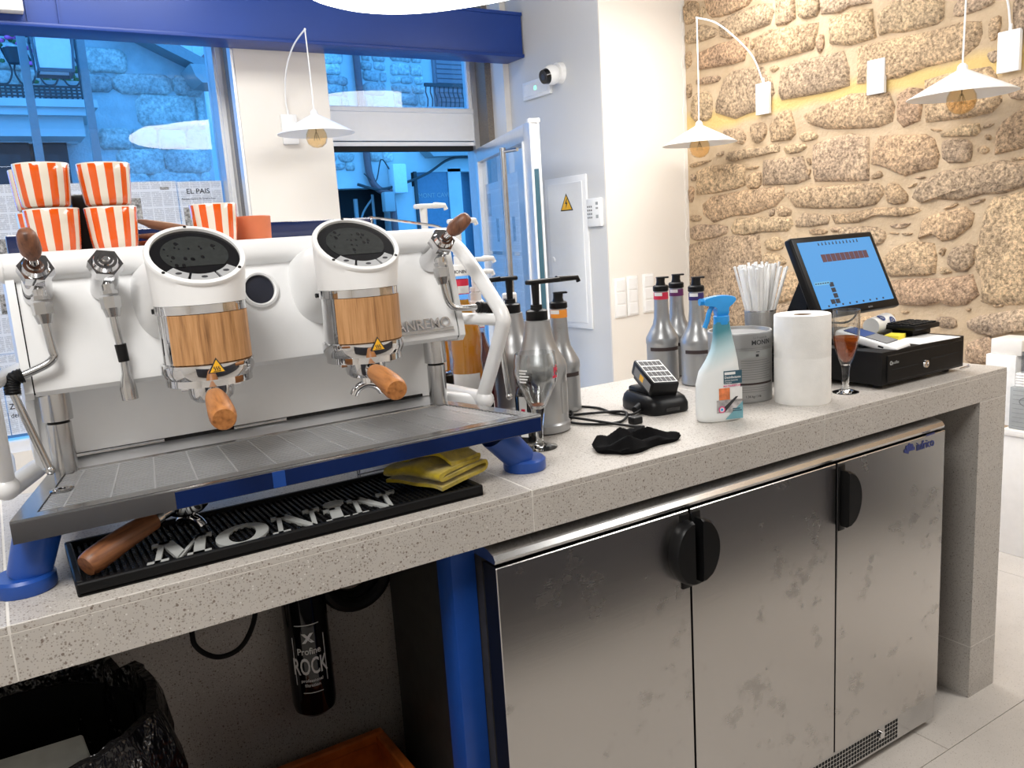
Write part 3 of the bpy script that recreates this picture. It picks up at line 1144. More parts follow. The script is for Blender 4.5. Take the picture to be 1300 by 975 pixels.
# ground-floor window frames below the balcony
for (xa, xb) in ((-2.36, -1.83), (-1.80, -1.50)):
    f = WB(OA).box(xa, xb, 8.40, 8.52, 1.0, 2.57).build('window_frame', 'iron_dark', hA)
    WB(OA).box(xa + 0.09, xb - 0.09, 8.385, 8.402, 1.05, 2.46).build('pane', 'window_glass', f)
    WB(OA).box(xa + 0.09, xb - 0.09, 8.41, 8.43, 1.05, 2.46).build('curtain', 'sheet_metal', f)
WB(OA).prism([(-2.5, 8.4, 2.56), (-1.40, 8.4, 2.56), (-1.36, 8.4, 2.66), (-2.5, 8.4, 2.66)], (0, 0.1, 0)).build('lintel', 'stucco', hA)

# flower box and potted plant on the balcony
fb = thing('flower_basket', 'trailing pink flowers hanging at the end of the iron balcony', 'flowers', (-1.86, 7.86, 3.45))
lv, pt = MB(), MB()
for i in range(60):
    a = (rx.gauss(0, 0.10), rx.gauss(0, 0.05), rx.gauss(-0.02, 0.11))
    (lv if i % 2 else pt).sphere(a, (0.026, 0.02, 0.02), 6, 4)
lv.build('foliage', 'leaf_green', fb)
pt.build('blossom', 'petal_pink', fb)
MB().lathe([(0, -0.25), (0.06, -0.25), (0.09, -0.12), (0.08, -0.12), (0, -0.14)], 14).build('basket', 'iron_dark', fb)
pp = thing('potted_plant', 'bushy green plant in a trough behind the iron balcony rail', 'plant', (-1.50, 8.12, 2.90))
lv = MB()
for i in range(70):
    lv.sphere((rx.gauss(0, 0.09), rx.gauss(0, 0.05), 0.28 + rx.gauss(0, 0.07)), (0.03, 0.014, 0.02), 6, 4)
lv.build('foliage', 'leaf_green', pp)
MB().rbox(-0.16, 0.16, -0.08, 0.08, 0, 0.2, 0.01).build('trough', 'stucco_dark', pp)

# two-post frame with a glazed lantern standing in the street
ln = thing('street_lantern', 'square glazed lantern hung in a two-post grey metal frame outside the window', 'lantern', (-1.72, 6.0, -0.06))
OL = Vector((-1.72, 6.0, -0.06))
for px in (-1.905, -1.520):
    WB(OL).box(px - 0.028, px + 0.028, 5.97, 6.03, -0.06, 3.10).build('post', 'post_grey', ln)
WB(OL).box(-1.93, -1.495, 5.97, 6.03, 3.05, 3.11).build('crossbar', 'post_grey', ln)
bd = WB(OL)
X0, X1, Y0, Y1, Z0, Z1 = -1.850, -1.585, 5.86, 6.12, 2.775, 3.015
for xx in (X0, X1):
    for yy in (Y0, Y1):
        bd.tube([(xx + (0.02 if xx < -1.7 else -0.02), yy, Z0), (xx, yy, Z1)], 0.010, 6)
for zz, ins in ((Z0, 0.02), (Z1, 0)):
    bd.box(X0 + ins, X1 - ins, Y0 - .008, Y0 + .008, zz - .012, zz + .012).box(X0 + ins, X1 - ins, Y1 - .008, Y1 + .008, zz - .012, zz + .012)
    bd.box(X0 + ins - .008, X0 + ins + .008, Y0, Y1, zz - .012, zz + .012).box(X1 - ins - .008, X1 - ins + .008, Y0, Y1, zz - .012, zz + .012)
bd.build('lantern_frame', 'iron_grey', ln)
for k, (a, b) in enumerate((((X0 + .02, Y0), (X1 - .02, Y0)), ((X0 + .02, Y0), (X0 + .02, Y1)), ((X1 - .02, Y0), (X1 - .02, Y1)), ((X0 + .02, Y1), (X1 - .02, Y1)))):
    dy = (0, 0.004, 0) if k in (0, 3) else (0.004, 0, 0)
    WB(OL).prism([(a[0], a[1], Z0), (b[0], b[1], Z0), (b[0], b[1], Z1), (a[0], a[1], Z1)], dy).build('lantern_pane', 'sheet_metal', ln)
WB(OL).tube([(-1.72, 5.99, 3.015), (-1.72, 5.99, 3.06)], 0.012, 8).build('hook', 'iron_grey', ln)

# further house with ribbed sheet cladding above the gable
hC = thing('clad_house', 'pale ribbed metal-clad house with purple tiled verge rising behind the stone gable', 'house', (0.6, 12.0, -0.06))
OC = Vector((0.6, 12.0, -0.06))
WB(OC).box(-0.9, 4.0, 12.05, 12.4, -0.06, 5.2).build('wall', 'sheet_metal', hC)
for i in range(30):
    x = -0.9 + i * 0.13
    WB(OC).box(x, x + 0.03, 12.03, 12.05, 3.0, 5.2).build('cladding_rib', 'sheet_metal', hC)
WB(OC).prism([(-0.8, 11.9, 4.88), (0.98, 11.9, 3.96), (1.0, 11.9, 4.06), (-0.78, 11.9, 4.99)], (0, 0.15, 0)).build('verge', 'roof_tile', hC)
WB(OC).prism([(0.74, 11.95, 4.20), (0.95, 11.95, 4.38), (1.6, 11.95, 4.38), (1.6, 11.95, 3.7), (0.93, 11.95, 4.0)], (0, 0.08, 0)).build('roof', 'roof_tile', hC)

# rendered house opposite the door
hB = thing('rendered_house', 'rendered house with stone patches, downpipe and shuttered balcony window seen through the doorway', 'house', (2.6, 9.0, -0.06))
OB = Vector((2.6, 9.0, -0.06))
wallB = WB(OB).box(1.0, 2.55, 9.0, 9.4, 2.08, 4.6).box(2.25, 2.60, 9.0, 9.4, -0.06, 2.08).box(3.10, 3.30, 9.0, 9.4, -0.06, 2.3).box(2.55, 5.5, 9.0, 9.4, 2.26, 4.6).box(3.55, 5.5, 9.0, 9.4, -0.06, 2.3).box(1.0, 1.5, 9.0, 9.4, -0.06, 2.08).build('wall', 'stucco', hB)
to_B = lambda a, b, d: Vector((a - OB.x, -d, b - OB.z))
for (a0, a1, b0, b1) in ((1.30, 1.78, 2.30, 4.1), (1.99, 2.32, 2.40, 4.1), (2.38, 2.84, 3.0, 4.1)):
    for P in courses(a0, a1, b0, b1, (0.10, 0.17), (0.16, 0.34), 0.008, rx):
        stone(P, to_B, wallB, 'granite_street', 0.03, rx)
WB(OB).tube(smooth_path([(1.89, 8.93, 4.6), (1.92, 8.93, 2.6), (1.95, 8.93, 2.2), (2.05, 8.93, 2.05), (2.18, 8.93, 2.0), (2.22, 8.93, 1.85), (2.25, 8.93, 0.0)], 4), 0.045, 10).build('downpipe', 'pipe_brown', hB)
sh = WB(OB).box(2.98, 3.62, 8.96, 9.02, 3.0, 4.6).build('shutter_frame', 'shutter_brown', hB)
for i in range(24):
    z = 3.1 + i * 0.06
    WB(OB).box(3.02, 3.58, 8.945, 8.965, z, z + 0.045).build('slat', 'shutter_brown', sh)
WB(OB).box(2.62, 5.5, 8.5, 9.0, 2.93, 3.02).build('balcony_slab', 'stucco_dark', hB)
rb = WB(OB)
rb.box(2.62, 5.4, 8.52, 8.56, 3.27, 3.31)
for i in range(40):
    x = 2.64 + i * 0.065
    rb.tube(smooth_path([(x, 8.54, 3.02), (x + 0.012, 8.54, 3.12), (x - 0.012, 8.54, 3.2), (x, 8.54, 3.28)], 2), 0.009, 5)
rb.build('balcony_railing', 'iron_dark', hB)
WB(OB).prism([(2.70, 8.75, 2.52), (2.78, 8.75, 2.44), (5.5, 8.75, 2.50), (5.5, 8.75, 2.60)], (0, 0.25, 0)).build('cornice', 'stucco_dark', hB)
mb1 = WB(OB).rbox(2.22, 2.41, 8.82, 9.0, 1.99, 2.36, 0.02).build('meter_box', 'sheet_metal', hB)
WB(OB).rbox(2.05, 2.20, 8.78, 8.9, 1.76, 2.01, 0.02).build('meter_box', 'stucco_dark', hB)
WB(OB).box(1.50, 2.25, 9.3, 9.4, -0.06, 2.08).build('passage', 'void_dark', hB)
dr = WB(OB)
dr.tube([(1.78, 9.1, -0.06), (1.78, 9.1, 1.95)], 0.03, 8).tube([(2.02, 9.1, -0.06), (2.02, 9.1, 2.0)], 0.02, 8)
dr.tube(smooth_path([(1.80, 9.1, 1.2), (1.84, 9.1, 1.7), (2.02, 9.1, 1.95)], 5), 0.014, 8).tube(smooth_path([(1.80, 9.1, 1.6), (1.95, 9.1, 1.4), (2.02, 9.1, 1.1)], 5), 0.014, 8)
dr.build('iron_gate', 'post_grey', hB)
sp = WB(OB).box(2.60, 3.10, 9.02, 9.06, 0.4, 2.27).build('shop_window', 'shop_pane', hB)
WB(OB).text('MONT CAVE', 0.085, facing_y(2.64, 9.018, 1.93), 0.001).build('lettering', 'stucco_dark', sp)
WB(OB).box(2.60, 3.10, 9.0, 9.1, 0.2, 0.4).box(2.58, 2.62, 8.97, 9.1, 0.2, 2.27).build('shop_frame', 'iron_dark', sp)
WB(OB).box(3.30, 3.55, 9.2, 9.3, -0.06, 2.3).build('dark_doorway', 'shop_pane', hB)
cb = WB(OB)
cb.tube(smooth_path([(1.75, 8.9, 2.12), (2.05, 8.9, 2.05), (2.4, 8.9, 2.12), (2.75, 8.9, 2.24), (3.1, 8.9, 2.42), (3.5, 8.9, 2.44), (4.4, 8.9, 2.46)], 5), 0.018, 6)
cb.tube(smooth_path([(2.2, 8.9, 2.3), (2.1, 8.9, 2.42), (2.0, 8.9, 2.15), (1.85, 8.9, 2.25)], 5), 0.008, 6)
cb.build('cable', 'iron_dark', hB)
tag(MB().lathe([(0, 0), (0.05, 0), (0.05, 0.34), (0.03, 0.4), (0.03, 0.45), (0, 0.45)], 16).build('red_canister', 'extinguisher_red', loc=(2.02, 6.3, 0.751)),
    'small orange red canister seen low through the doorway beside the door leaf', 'canister')
tag(MB().rbox(-0.15, 0.15, -0.15, 0.15, 0, 0.81, 0.02).build('stone_plinth', 'stucco_dark', loc=(2.02, 6.3, -0.06)),
    'grey plinth block standing in the street outside the doorway', 'plinth')

# ------------------------------------------------------------------ newspaper pages stuck on the glass
ng = 'newspaper pages taped to the shop window'


def page(x0, x1, z0, z1, label, title=None, photos=(), org_y=YG - 0.012):
    cx = (x0 + x1) / 2
    t = thing('newspaper_page', label, 'newspaper', (cx, org_y, z0), group=ng)
    MB().box(x0 - cx + 0.001, x1 - cx - 0.001, -0.0008, 0.0008, 0.001, z1 - z0 - 0.001).build('sheet', 'newsprint', t)
    for (a, b, c, d) in photos:
        MB().box(x0 - cx + a, x0 - cx + b, -0.0016, -0.0008, c, d).build('photo', 'news_photo', t)
    if title:
        for s, size, dx, dz, sx, bold in title:
            MB().text(s, size, facing_y(x0 - cx + dx, -0.0014, dz), 0.0002, bold, sx).build('headline', 'print_dark', t)
    return t


page(-1.412, -1.172, 1.39, 1.802, 'newspaper front page headed EL PAIS on the window beside the pillar',
     [('EL PAIS', 0.038, 0.045, 0.345, 1.05, 0.012), ('Ataque masivo de Israel a Iran', 0.0165, 0.015, 0.312, 0.9, 0.0)], [(0.02, 0.17, 0.16, 0.27)])
page(-1.690, -1.414, 1.39, 1.806, 'newspaper page with a dark photo left of the EL PAIS front page', None, [(0.02, 0.085, 0.22, 0.33), (0.19, 0.235, 0.37, 0.385)])
page(-1.970, -1.692, 1.39, 1.806, 'newspaper page on the glass behind the two cup stacks', None, [(0.05, 0.2, 0.1, 0.2)])
page(-2.378, -1.972, 1.39, 1.808, 'wide newspaper page showing left of the tall cup stack, upper row', None, [(0.20, 0.25, 0.2, 0.3), (0.05, 0.12, 0.05, 0.15)])
page(-2.700, -2.380, 1.39, 1.810, 'leftmost newspaper page on the window, upper row', None, [(0.1, 0.2, 0.2, 0.3)])
page(-2.378, -1.972, 0.97, 1.388, 'wide newspaper page behind the left steam wand, middle row', None, [(0.05, 0.2, 0.2, 0.3)])
page(-2.700, -2.380, 0.97, 1.388, 'leftmost newspaper page on the window, middle row', None, [(0.05, 0.2, 0.2, 0.3)])
page(-2.378, -1.972, 0.55, 0.968, 'newspaper page headed Zona Franca low on the window behind the left steam wand',
     [('Zona Franca', 0.040, 0.010, 0.135, 0.95, 0.012), ('del textil a la', 0.034, 0.010, 0.090, 0.9, 0.008)], [(0.10, 0.22, 0.005, 0.06), (0.05, 0.2, 0.2, 0.3)])
page(-2.700, -2.380, 0.55, 0.968, 'leftmost newspaper page on the window, lowest row', None, [(0.15, 0.25, 0.16, 0.3)])

# newspapers on the door leaf
for i, (a, b, c, d, lab) in enumerate(((0.13, 0.50, 1.30, 1.72, 'newspaper page at top of the open glass door near its hinge'),
                                      (0.52, 0.92, 1.30, 1.74, 'newspaper page at top of the open glass door near the pull bar'),
                                      (0.13, 0.50, 0.80, 1.28, 'newspaper page halfway down the open glass door near its hinge'),
                                      (0.52, 0.92, 0.80, 1.28, 'newspaper page halfway down the open glass door near the pull bar'))):
    t = thing('newspaper_page', lab, 'newspaper', (HX, HY, c), (0, 0, DA), 'newspaper pages on the open door')
    MB().box(a, b, 0.006, 0.0075, 0, d - c).build('sheet', 'newsprint', t)
    MB().box(a + 0.03, a + 0.12, 0.005, 0.006, 0.22, 0.36).box(a + 0.24, a + 0.30, 0.005, 0.006, 0.06, 0.2).build('photo', 'news_photo', t)

# ------------------------------------------------------------------ the service counter
AP = 0.079
ct = thing('service_counter', 'speckled grey terrazzo service counter with waterfall end panel carrying the coffee machine', 'counter', (-1.6, 0.35, 0.0))
OCn = Vector((-1.6, 0.35, 0.0))
WB(OCn).box(-3.298, -0.003, 0.0004, 0.6985, TOP - AP + 0.0004, TOP - 0.0004).build('core', 'grout', ct)
js = [-3.30, -2.404, -1.590, -0.780, 0.0]
for a, b in zip(js[:-1], js[1:]):
    WB(OCn).rbox(a + 0.0010, b - (0.0010 if b < 0 else 0), 0.0, 0.70, TOP - 0.012, TOP, 0.0012, 1).build('top_slab', 'terrazzo', ct)
    WB(OCn).box(a + 0.0010, b - (0.0010 if b < 0 else 0), 0.0, 0.012, TOP - AP, TOP - 0.0125).build('apron_slab', 'terrazzo', ct)
    WB(OCn).box(a + 0.0012, b - 0.0012, 0.012, 0.69, TOP - AP, TOP - AP + 0.006).build('soffit_slab', 'terrazzo', ct)
LW = 0.131
WB(OCn).box(-LW + 0.0004, -0.0004, 0.0004, 0.6985, 0.0, TOP - AP - 0.0005).build('leg_core', 'grout', ct)
for z0, z1 in ((0.0, 0.158), (0.1605, TOP - AP - 0.002)):
    WB(OCn).box(-LW, 0.0, 0.0, 0.012, z0, z1).build('leg_panel', 'terrazzo', ct)
    WB(OCn).box(-LW, -LW + 0.004, 0.0122, 0.70, z0, z1).build('leg_panel', 'terrazzo', ct)
    WB(OCn).box(-0.004, 0.0, 0.0122, 0.70, z0, z1).build('leg_panel', 'terrazzo', ct)
WB(OCn).box(-3.3, -LW, 0.60, 0.615, 0.0, TOP - AP).build('back_panel', 'terrazzo', ct)
WB(OCn).box(-3.3, -3.28, 0.02, 0.60, 0.0, TOP - AP).build('end_panel', 'terrazzo', ct)

tag(MB().rbox(-0.025, 0.025, -0.03, 0.03, 0, TOP - AP - 0.001, 0.002).build('steel_post', 'blue_leg', loc=(-1.712, 0.085, 0)),
    'blue square steel post holding up the counter beside the fridge', 'post')

# ------------------------------------------------------------------ three-door under-counter fridge
fr = thing('bar_fridge', 'three-door brushed stainless steel under-counter fridge', 'fridge', (-1.005, 0.22, 0.0))
OF = Vector((-1.005, 0.22, 0.0))
FX0, FX1, FY, FT = -1.688, -0.330, -0.022, 0.872
WB(OF).box(FX0 + 0.002, FX1 - 0.002, FY + 0.055, 0.48, 0.03, FT - 0.02).build('body', 'fridge_side', fr)
tp = WB(OF).prism([(FX0, FY + 0.49, FT), (FX0, FY + 0.03, FT), (FX0, FY + 0.008, FT - 0.007), (FX0, FY + 0.002, FT - 0.016), (FX0, FY + 0.004, FT - 0.022), (FX0, FY + 0.49, FT - 0.022)], (FX1 - FX0, 0, 0))
tp.build('top_panel', 'steel', fr)
WB(OF).box(FX0, FX1, FY + 0.008, FY + 0.05, 0.024, 0.094).build('kick_panel', 'steel', fr)
doors = [(-1.688, -1.2325), (-1.2265, -0.7680), (-0.7620, -0.330)]
for i, (a, b) in enumerate(doors):
    d = WB(OF).rbox(a, b, FY, FY + 0.004, 0.100, FT - 0.028, 0.0015, 1).build('door', 'brushed_steel', fr)
    WB(OF).box(a + 0.002, b - 0.002, FY + 0.004, FY + 0.05, 0.102, FT - 0.03).build('door_core', 'black_plastic', d)
    # black D-shaped pull with a recessed back plate
    hx, s = ((b - 0.012, -1), (a + 0.012, 1), (a + 0.012, 1))[i]
    z0, z1 = 0.690, 0.826
    n = 14
    outer, inner = [], []
    for k in range(n + 1):
        t = k / n
        w = 0.042 * sin(pi * t) ** 0.55 + 0.004
        outer.append((hx + s * w, z0 + (z1 - z0) * t))
    prof = [(hx - s * 0.004, z1)] + [(hx - s * 0.004, z0)] + outer
    hd = WB(OF)
    rings = []
    for dy, sc in ((FY, 1.0), (FY - 0.020, 1.0), (FY - 0.026, 0.93)):
        cz = (z0 + z1) / 2
        rings.append([(hx + (p[0] - hx) * sc, dy, cz + (p[1] - cz) * sc) for p in prof])
    hd.loft(rings)
    h = hd.build('handle', 'black_plastic', d)
    WB(OF).rbox(hx - 0.012, hx + 0.012, FY - 0.004, FY + 0.001, z0 - 0.012, z1 + 0.012, 0.003).build('handle_plate', 'black_plastic', d)
# logo badge
lg = WB(OF)
lg.text('infrico', 0.031, facing_y(-0.455, FY - 0.0012, 0.813), 0.0004, 0.006, 0.95)
lg.build('brand_badge', 'logo_violet', fr)
lg = WB(OF)
lg.text('hosteleria', 0.010, facing_y(-0.415, FY - 0.0012, 0.843), 0.0003, 0.01, 0.9)
for k in range(5):
    a = radians(90 + (k - 2) * 34)
    lg.prism([(-0.485 + 0.004 * cos(a + 1.4), FY - 0.0006, 0.815 + 0.004 * sin(a + 1.4)), (-0.485 + 0.021 * cos(a - .25), FY - 0.0006, 0.815 + 0.021 * sin(a - .25)),
              (-0.485 + 0.024 * cos(a), FY - 0.0006, 0.815 + 0.024 * sin(a)), (-0.485 + 0.021 * cos(a + .25), FY - 0.0006, 0.815 + 0.021 * sin(a + .25))], (0, -0.0008, 0))
lg.build('crown_emblem', 'logo_violet', fr)
# perforated vent in the kick panel
hl = WB(OF)
for i in range(72):
    for j in range(5):
        x = -1.32 + i * 0.0115
        z = 0.031 + j * 0.0115
        if abs(x + 0.572) < 0.011 and j > 1:
            continue
        hl.box(x, x + 0.0075, FY + 0.0072, FY + 0.0081, z, z + 0.0078)
hl.build('vent_holes', 'dark_gap', fr, kind='stuff')
WB(OF).cyl((-0.568, FY + 0.008, 0.068), (-0.568, FY + 0.002, 0.068), 0.010, n=14).build('screw', 'chrome', fr)
for x in (FX0 + 0.06, FX1 - 0.06):
    for yy in (0.06, 0.42):
        WB(OF).cyl((x, yy, 0.0), (x, yy, 0.031), 0.018, n=12).build('foot', 'black_plastic', fr)

# unseen dark cabinet added across the aisle to darken the fridge steel's reflections
bb = thing('reflection_cabinet', 'unseen dark low cabinet added to darken the reflections in the fridge doors', 'cabinet', (-1.6, -1.47, 0))
MB().rbox(-1.6, 2.74, -0.42, 0.42, 0.08, 0.88, 0.004).build('body', 'cabinet_dark', bb)
MB().rbox(-1.62, 2.76, -0.44, 0.46, 0.88, 0.92, 0.004).build('worktop', 'terrazzo', bb)
MB().box(-1.55, 2.70, -0.38, 0.36, 0.0, 0.08).build('plinth', 'black_plastic', bb)

# ------------------------------------------------------------------ under the counter
ub = thing('waste_bin', 'black waste bin lined with a crumpled black bag under the counter', 'bin', (-2.435, 0.24, 0.0))
MB().lathe([(0, 0), (0.17, 0), (0.190, 0.67), (0.185, 0.67), (0.165, 0.01), (0, 0.01)], 28).build('bucket', 'black_plastic', ub)
rb_ = random.Random(3)
bag = MB()
n = 56
rings = []
jit = [rb_.uniform(-1, 1) for _ in range(n)]
jit2 = [rb_.uniform(-1, 1) for _ in range(n)]
for r, z, w in ((0.02, 0.18, 0), (0.12, 0.16, .1), (0.165, 0.26, .3), (0.180, 0.49, .5), (0.187, 0.65, .6), (0.198, 0.705, .8), (0.213, 0.705, .9), (0.224, 0.66, 1.1), (0.232, 0.59, 1.4), (0.238, 0.50, 1.8), (0.236, 0.42, 2.2)):
    rings.append([((r + 0.008 * w * jit[k] + 0.006 * w * sin(k * 1.7 + z * 30)) * cos(2 * pi * k / n), (r + 0.008 * w * jit[k] + 0.006 * w * sin(k * 1.7 + z * 30)) * sin(2 * pi * k / n), z + 0.012 * w * jit2[k]) for k in range(n)])
bag.loft(rings, True, False)
bag.build('bin_bag', 'bin_bag', ub, 70)
tag(MB().rbox(-0.11, 0.11, -0.07, 0.07, 0, 0.014, 0.003, 1).build('paper_tray', 'card_pale', loc=(-2.445, 0.150, 0.648), rot=(radians(6), radians(4), radians(5))),
    'pale cardboard sheet lying in the black waste bin', 'cardboard')

wf = thing('water_filter', 'black water filter cartridge labelled Profine ROCK hanging under the counter', 'filter', (-1.885, 0.49, 0.40))
MB().lathe([(0, 0.006), (0.030, 0), (0.044, 0.012), (0.0475, 0.03), (0.0475, 0.40), (0.040, 0.425), (0.025, 0.435), (0, 0.435)], 32).build('cartridge', 'black_gloss', wf)
aL = atan2(-1.207 - 0.49, -2.358 + 1.885)
lb = MB()
wrap_text(lb, 'ROCK', 0.054, 0.0477, 0.110, aL, 0.012, 0.52)
wrap_text(lb, 'Profine', 0.021, 0.0477, 0.156, aL, 0.012, 0.85)
wrap_text(lb, 'x', 0.044, 0.0477, 0.183, aL, 0.02, 1.0)
wrap_text(lb, 'professional', 0.010, 0.0477, 0.092, aL, 0.004, 1.0)
wrap_text(lb, 'filtration', 0.010, 0.0477, 0.081, aL, 0.004, 1.0)
lb.build('lettering', 'print_white', wf)
lb = MB()
w = 0.036 / 0.0475
for (a0, a1, z0, z1) in ((-w, -w + .03, .085, .195), (w - .03, w, .085, .195), (-w + .2, w - .2, .222, .2235), (-w * .6, w * .6, .066, .0675)):
    wrap_patch(lb, 0.0475, z0, z1, aL + a0, aL + a1)
lb.build('label_border', 'print_white', wf)
MB().cyl((0, 0, 0.43), (0, 0, 0.478), 0.02, n=16).rbox(-0.05, 0.05, -0.03, 0.03, 0.455, 0.478, 0.004).build('filter_head', 'black_plastic', wf)

tag(MB().tube(smooth_path([(0.055, 0, 0.10), (0.062, 0, 0.03), (0.03, 0.01, -0.035), (-0.02, 0.01, -0.045), (-0.062, 0, -0.005), (-0.068, 0, 0.05), (-0.066, 0, 0.262)], 8)
          + [Vector((-0.066, 0, 0.264))], 0.0055, 10).tube([(0.055, 0, 0.10), (0.058, 0, 0.262)], 0.0055, 10).build('hose_loop', 'black_rubber', loc=(-2.045, 0.52, 0.616)),
    'thin black hose hanging in a loop below the counter', 'hose')
tag(MB().tube([(0.075 * cos(2 * pi * k / 32), 0.0, 0.075 * sin(2 * pi * k / 32)) for k in range(32)], 0.016, 10, closed=True)
    .tube([(0.068 * cos(2 * pi * k / 32), 0.032, 0.004 + 0.068 * sin(2 * pi * k / 32)) for k in range(32)], 0.015, 10, closed=True)
    .tube([(0, 0.016, 0.07), (0, 0.016, 0.203)], 0.012, 8).build('hose_coil', 'black_rubber', loc=(-1.752, 0.52, 0.675)),
    'thick black hose coiled in a ring under the counter', 'hose')

cr = thing('orange_crate', 'brownish orange plastic crate on the floor under the counter', 'crate', (-1.93, 0.34, 0.0))
c = MB()
c.rbox(-0.20, 0.19, -0.16, 0.16, 0.0, 0.02, 0.004)
c.build('base', 'orange_crate', cr)
for (a, b, d, e) in ((-0.20, 0.19, -0.16, -0.148), (-0.20, 0.19, 0.148, 0.16), (-0.20, -0.188, -0.148, 0.148), (0.178, 0.19, -0.148, 0.148)):
    MB().rbox(a, b, d, e, 0.02, 0.285, 0.003, 1).build('side_panel', 'orange_crate', cr)
MB().rbox(-0.208, 0.198, -0.168, -0.145, 0.262, 0.288, 0.004, 1).rbox(-0.208, 0.198, 0.145, 0.168, 0.262, 0.288, 0.004, 1).rbox(-0.208, -0.185, -0.145, 0.145, 0.262, 0.288, 0.004, 1).rbox(0.175, 0.198, -0.145, 0.145, 0.262, 0.288, 0.004, 1).build('rim', 'orange_crate', cr)
ribs = MB()
for k in range(16):
    ribs.box(-0.17 + k * 0.01, -0.166 + k * 0.01, 0.140, 0.148, 0.06, 0.27)
ribs.build('ribs', 'orange_crate', cr)
tag(MB().lathe([(0, 0), (0.03, 0), (0.032, 0.15), (0.012, 0.19), (0.012, 0.23), (0, 0.23)], 16).build('crate_bottle', 'clear_plastic', loc=(-1.88, 0.40, 0.0205)),
    'clear bottle standing inside the orange crate', 'bottle')

# ------------------------------------------------------------------ espresso machine (local origin: middle of its footprint on the counter)
EX0 = Vector((-1.952, 0.0, TOP))
em = thing('espresso_machine', 'white two-group espresso machine with oak wraps, chrome fittings and blue feet', 'coffee machine', EX0)

# feet
for sx in (-1, 1):
    for (fx, y0, y1) in ((0.428, 0.125, 0.115), (0.33, 0.54, 0.54)):
        f = MB()
        f.lathe([(0, 0), (0.040, 0), (0.042, 0.004), (0.042, 0.020), (0.038, 0.024), (0, 0.024)], 28, T(sx * fx, y0, 0))
        f.cyl((sx * (fx - 0.008), y0, 0.022), (sx * ((0.358 if sx > 0 else 0.40) if fx > 0.4 else 0.325), y1, 0.086 if fx > 0.4 else 0.115), 0.029, 0.031, 24, False)
        f.build('foot', 'blue_leg', em)

# drip tray: trapezoid pan, rim, slotted grate
ZT = 0.1185
YF, YBk, WF, WK = 0.065, 0.315, 0.432, 0.372


def hw(y):
    return WF + (WK - WF) * (y - YF) / (YBk - YF)


pan = MB()
pan.prism([(-WF, YF, ZT - 0.031), (WF, YF, ZT - 0.031), (WK, YBk, ZT - 0.031), (-WK, YBk, ZT - 0.031)], (0, 0, 0.013))
pan.build('tray_pan', 'steel', em)
rim = MB()
r_in = 0.022
for (a, b, c_, d) in (((-WF, YF), (WF, YF), (hw(YF + r_in) - 0.028, YF + r_in), (-hw(YF + r_in) + 0.028, YF + r_in)),
                      ((-WK, YBk), (WK, YBk), (hw(YBk - 0.014) - 0.028, YBk - 0.014), (-hw(YBk - 0.014) + 0.028, YBk - 0.014)),
                      ((-WF, YF), (-WK, YBk), (-hw(YBk - 0.014) + 0.028, YBk - 0.014), (-hw(YF + r_in) + 0.028, YF + r_in)),
                      ((WF, YF), (WK, YBk), (hw(YBk - 0.014) - 0.028, YBk - 0.014), (hw(YF + r_in) - 0.028, YF + r_in))):
    rim.prism([(*a, ZT - 0.018), (*b, ZT - 0.018), (*c_, ZT - 0.018), (*d, ZT - 0.018)], (0, 0, 0.018))
rim.build('tray_rim', 'steel', em)
# front fascia: steel, with a blue reflection painted over all but the left
MB().prism([(-WF, YF, ZT - 0.032), (-WF, YF - 0.003, ZT - 0.032), (-WF, YF - 0.003, ZT - 0.003), (-WF, YF, ZT - 0.001)], (2 * WF, 0, 0)).build('fascia', 'steel', em)
MB().box(-0.222, WF - 0.002, YF - 0.0042, YF - 0.003, ZT - 0.031, ZT - 0.005).build('fascia_reflection', 'blue_dark', em)
MB().box(-0.078, -0.058, YF - 0.0048, YF - 0.0042, ZT - 0.031, ZT - 0.005).build('fascia_reflection_stripe', 'blue_leg', em)  # lighter stripe of the same painted reflection
gr = MB()
y = YF + 0.024
while y < YBk - 0.018:
    w = hw(y) - 0.030
    gr.box(-w, w, y, y + 0.0042, ZT - 0.0035, ZT - 0.0015)
    y += 0.0094
gr.build('grate_bars', 'aluminium', em, kind='stuff')
gc = MB()
for k in range(13):
    t = -1 + 2 * (k + 0.5) / 13
    xa, xb = t * (hw(YF + 0.024) - 0.03), t * (hw(YBk - 0.018) - 0.03)
    gc.prism([(xa - 0.0012, YF + 0.023, ZT - 0.005), (xa + 0.0012, YF + 0.023, ZT - 0.005), (xb + 0.0012, YBk - 0.016, ZT - 0.005), (xb - 0.0012, YBk - 0.016, ZT - 0.005)], (0, 0, 0.0042))
gc.build('grate_crossbars', 'aluminium', em)
MB().prism([(-hw(YF) + 0.02, YF + 0.005, ZT - 0.0165), (hw(YF) - 0.02, YF + 0.005, ZT - 0.0165), (WK - 0.01, YBk - 0.005, ZT - 0.0165), (-WK + 0.01, YBk - 0.005, ZT - 0.0165)], (0, 0, 0.002)).build('tray_floor', 'steel_dark', em)
MB().lathe([(0.006, 0), (0.015, 0.0), (0.017, 0.002), (0.010, 0.0035), (0.006, 0.003)], 20, T(-0.360, 0.19, ZT - 0.001)).build('drain_eye', 'chrome', em)

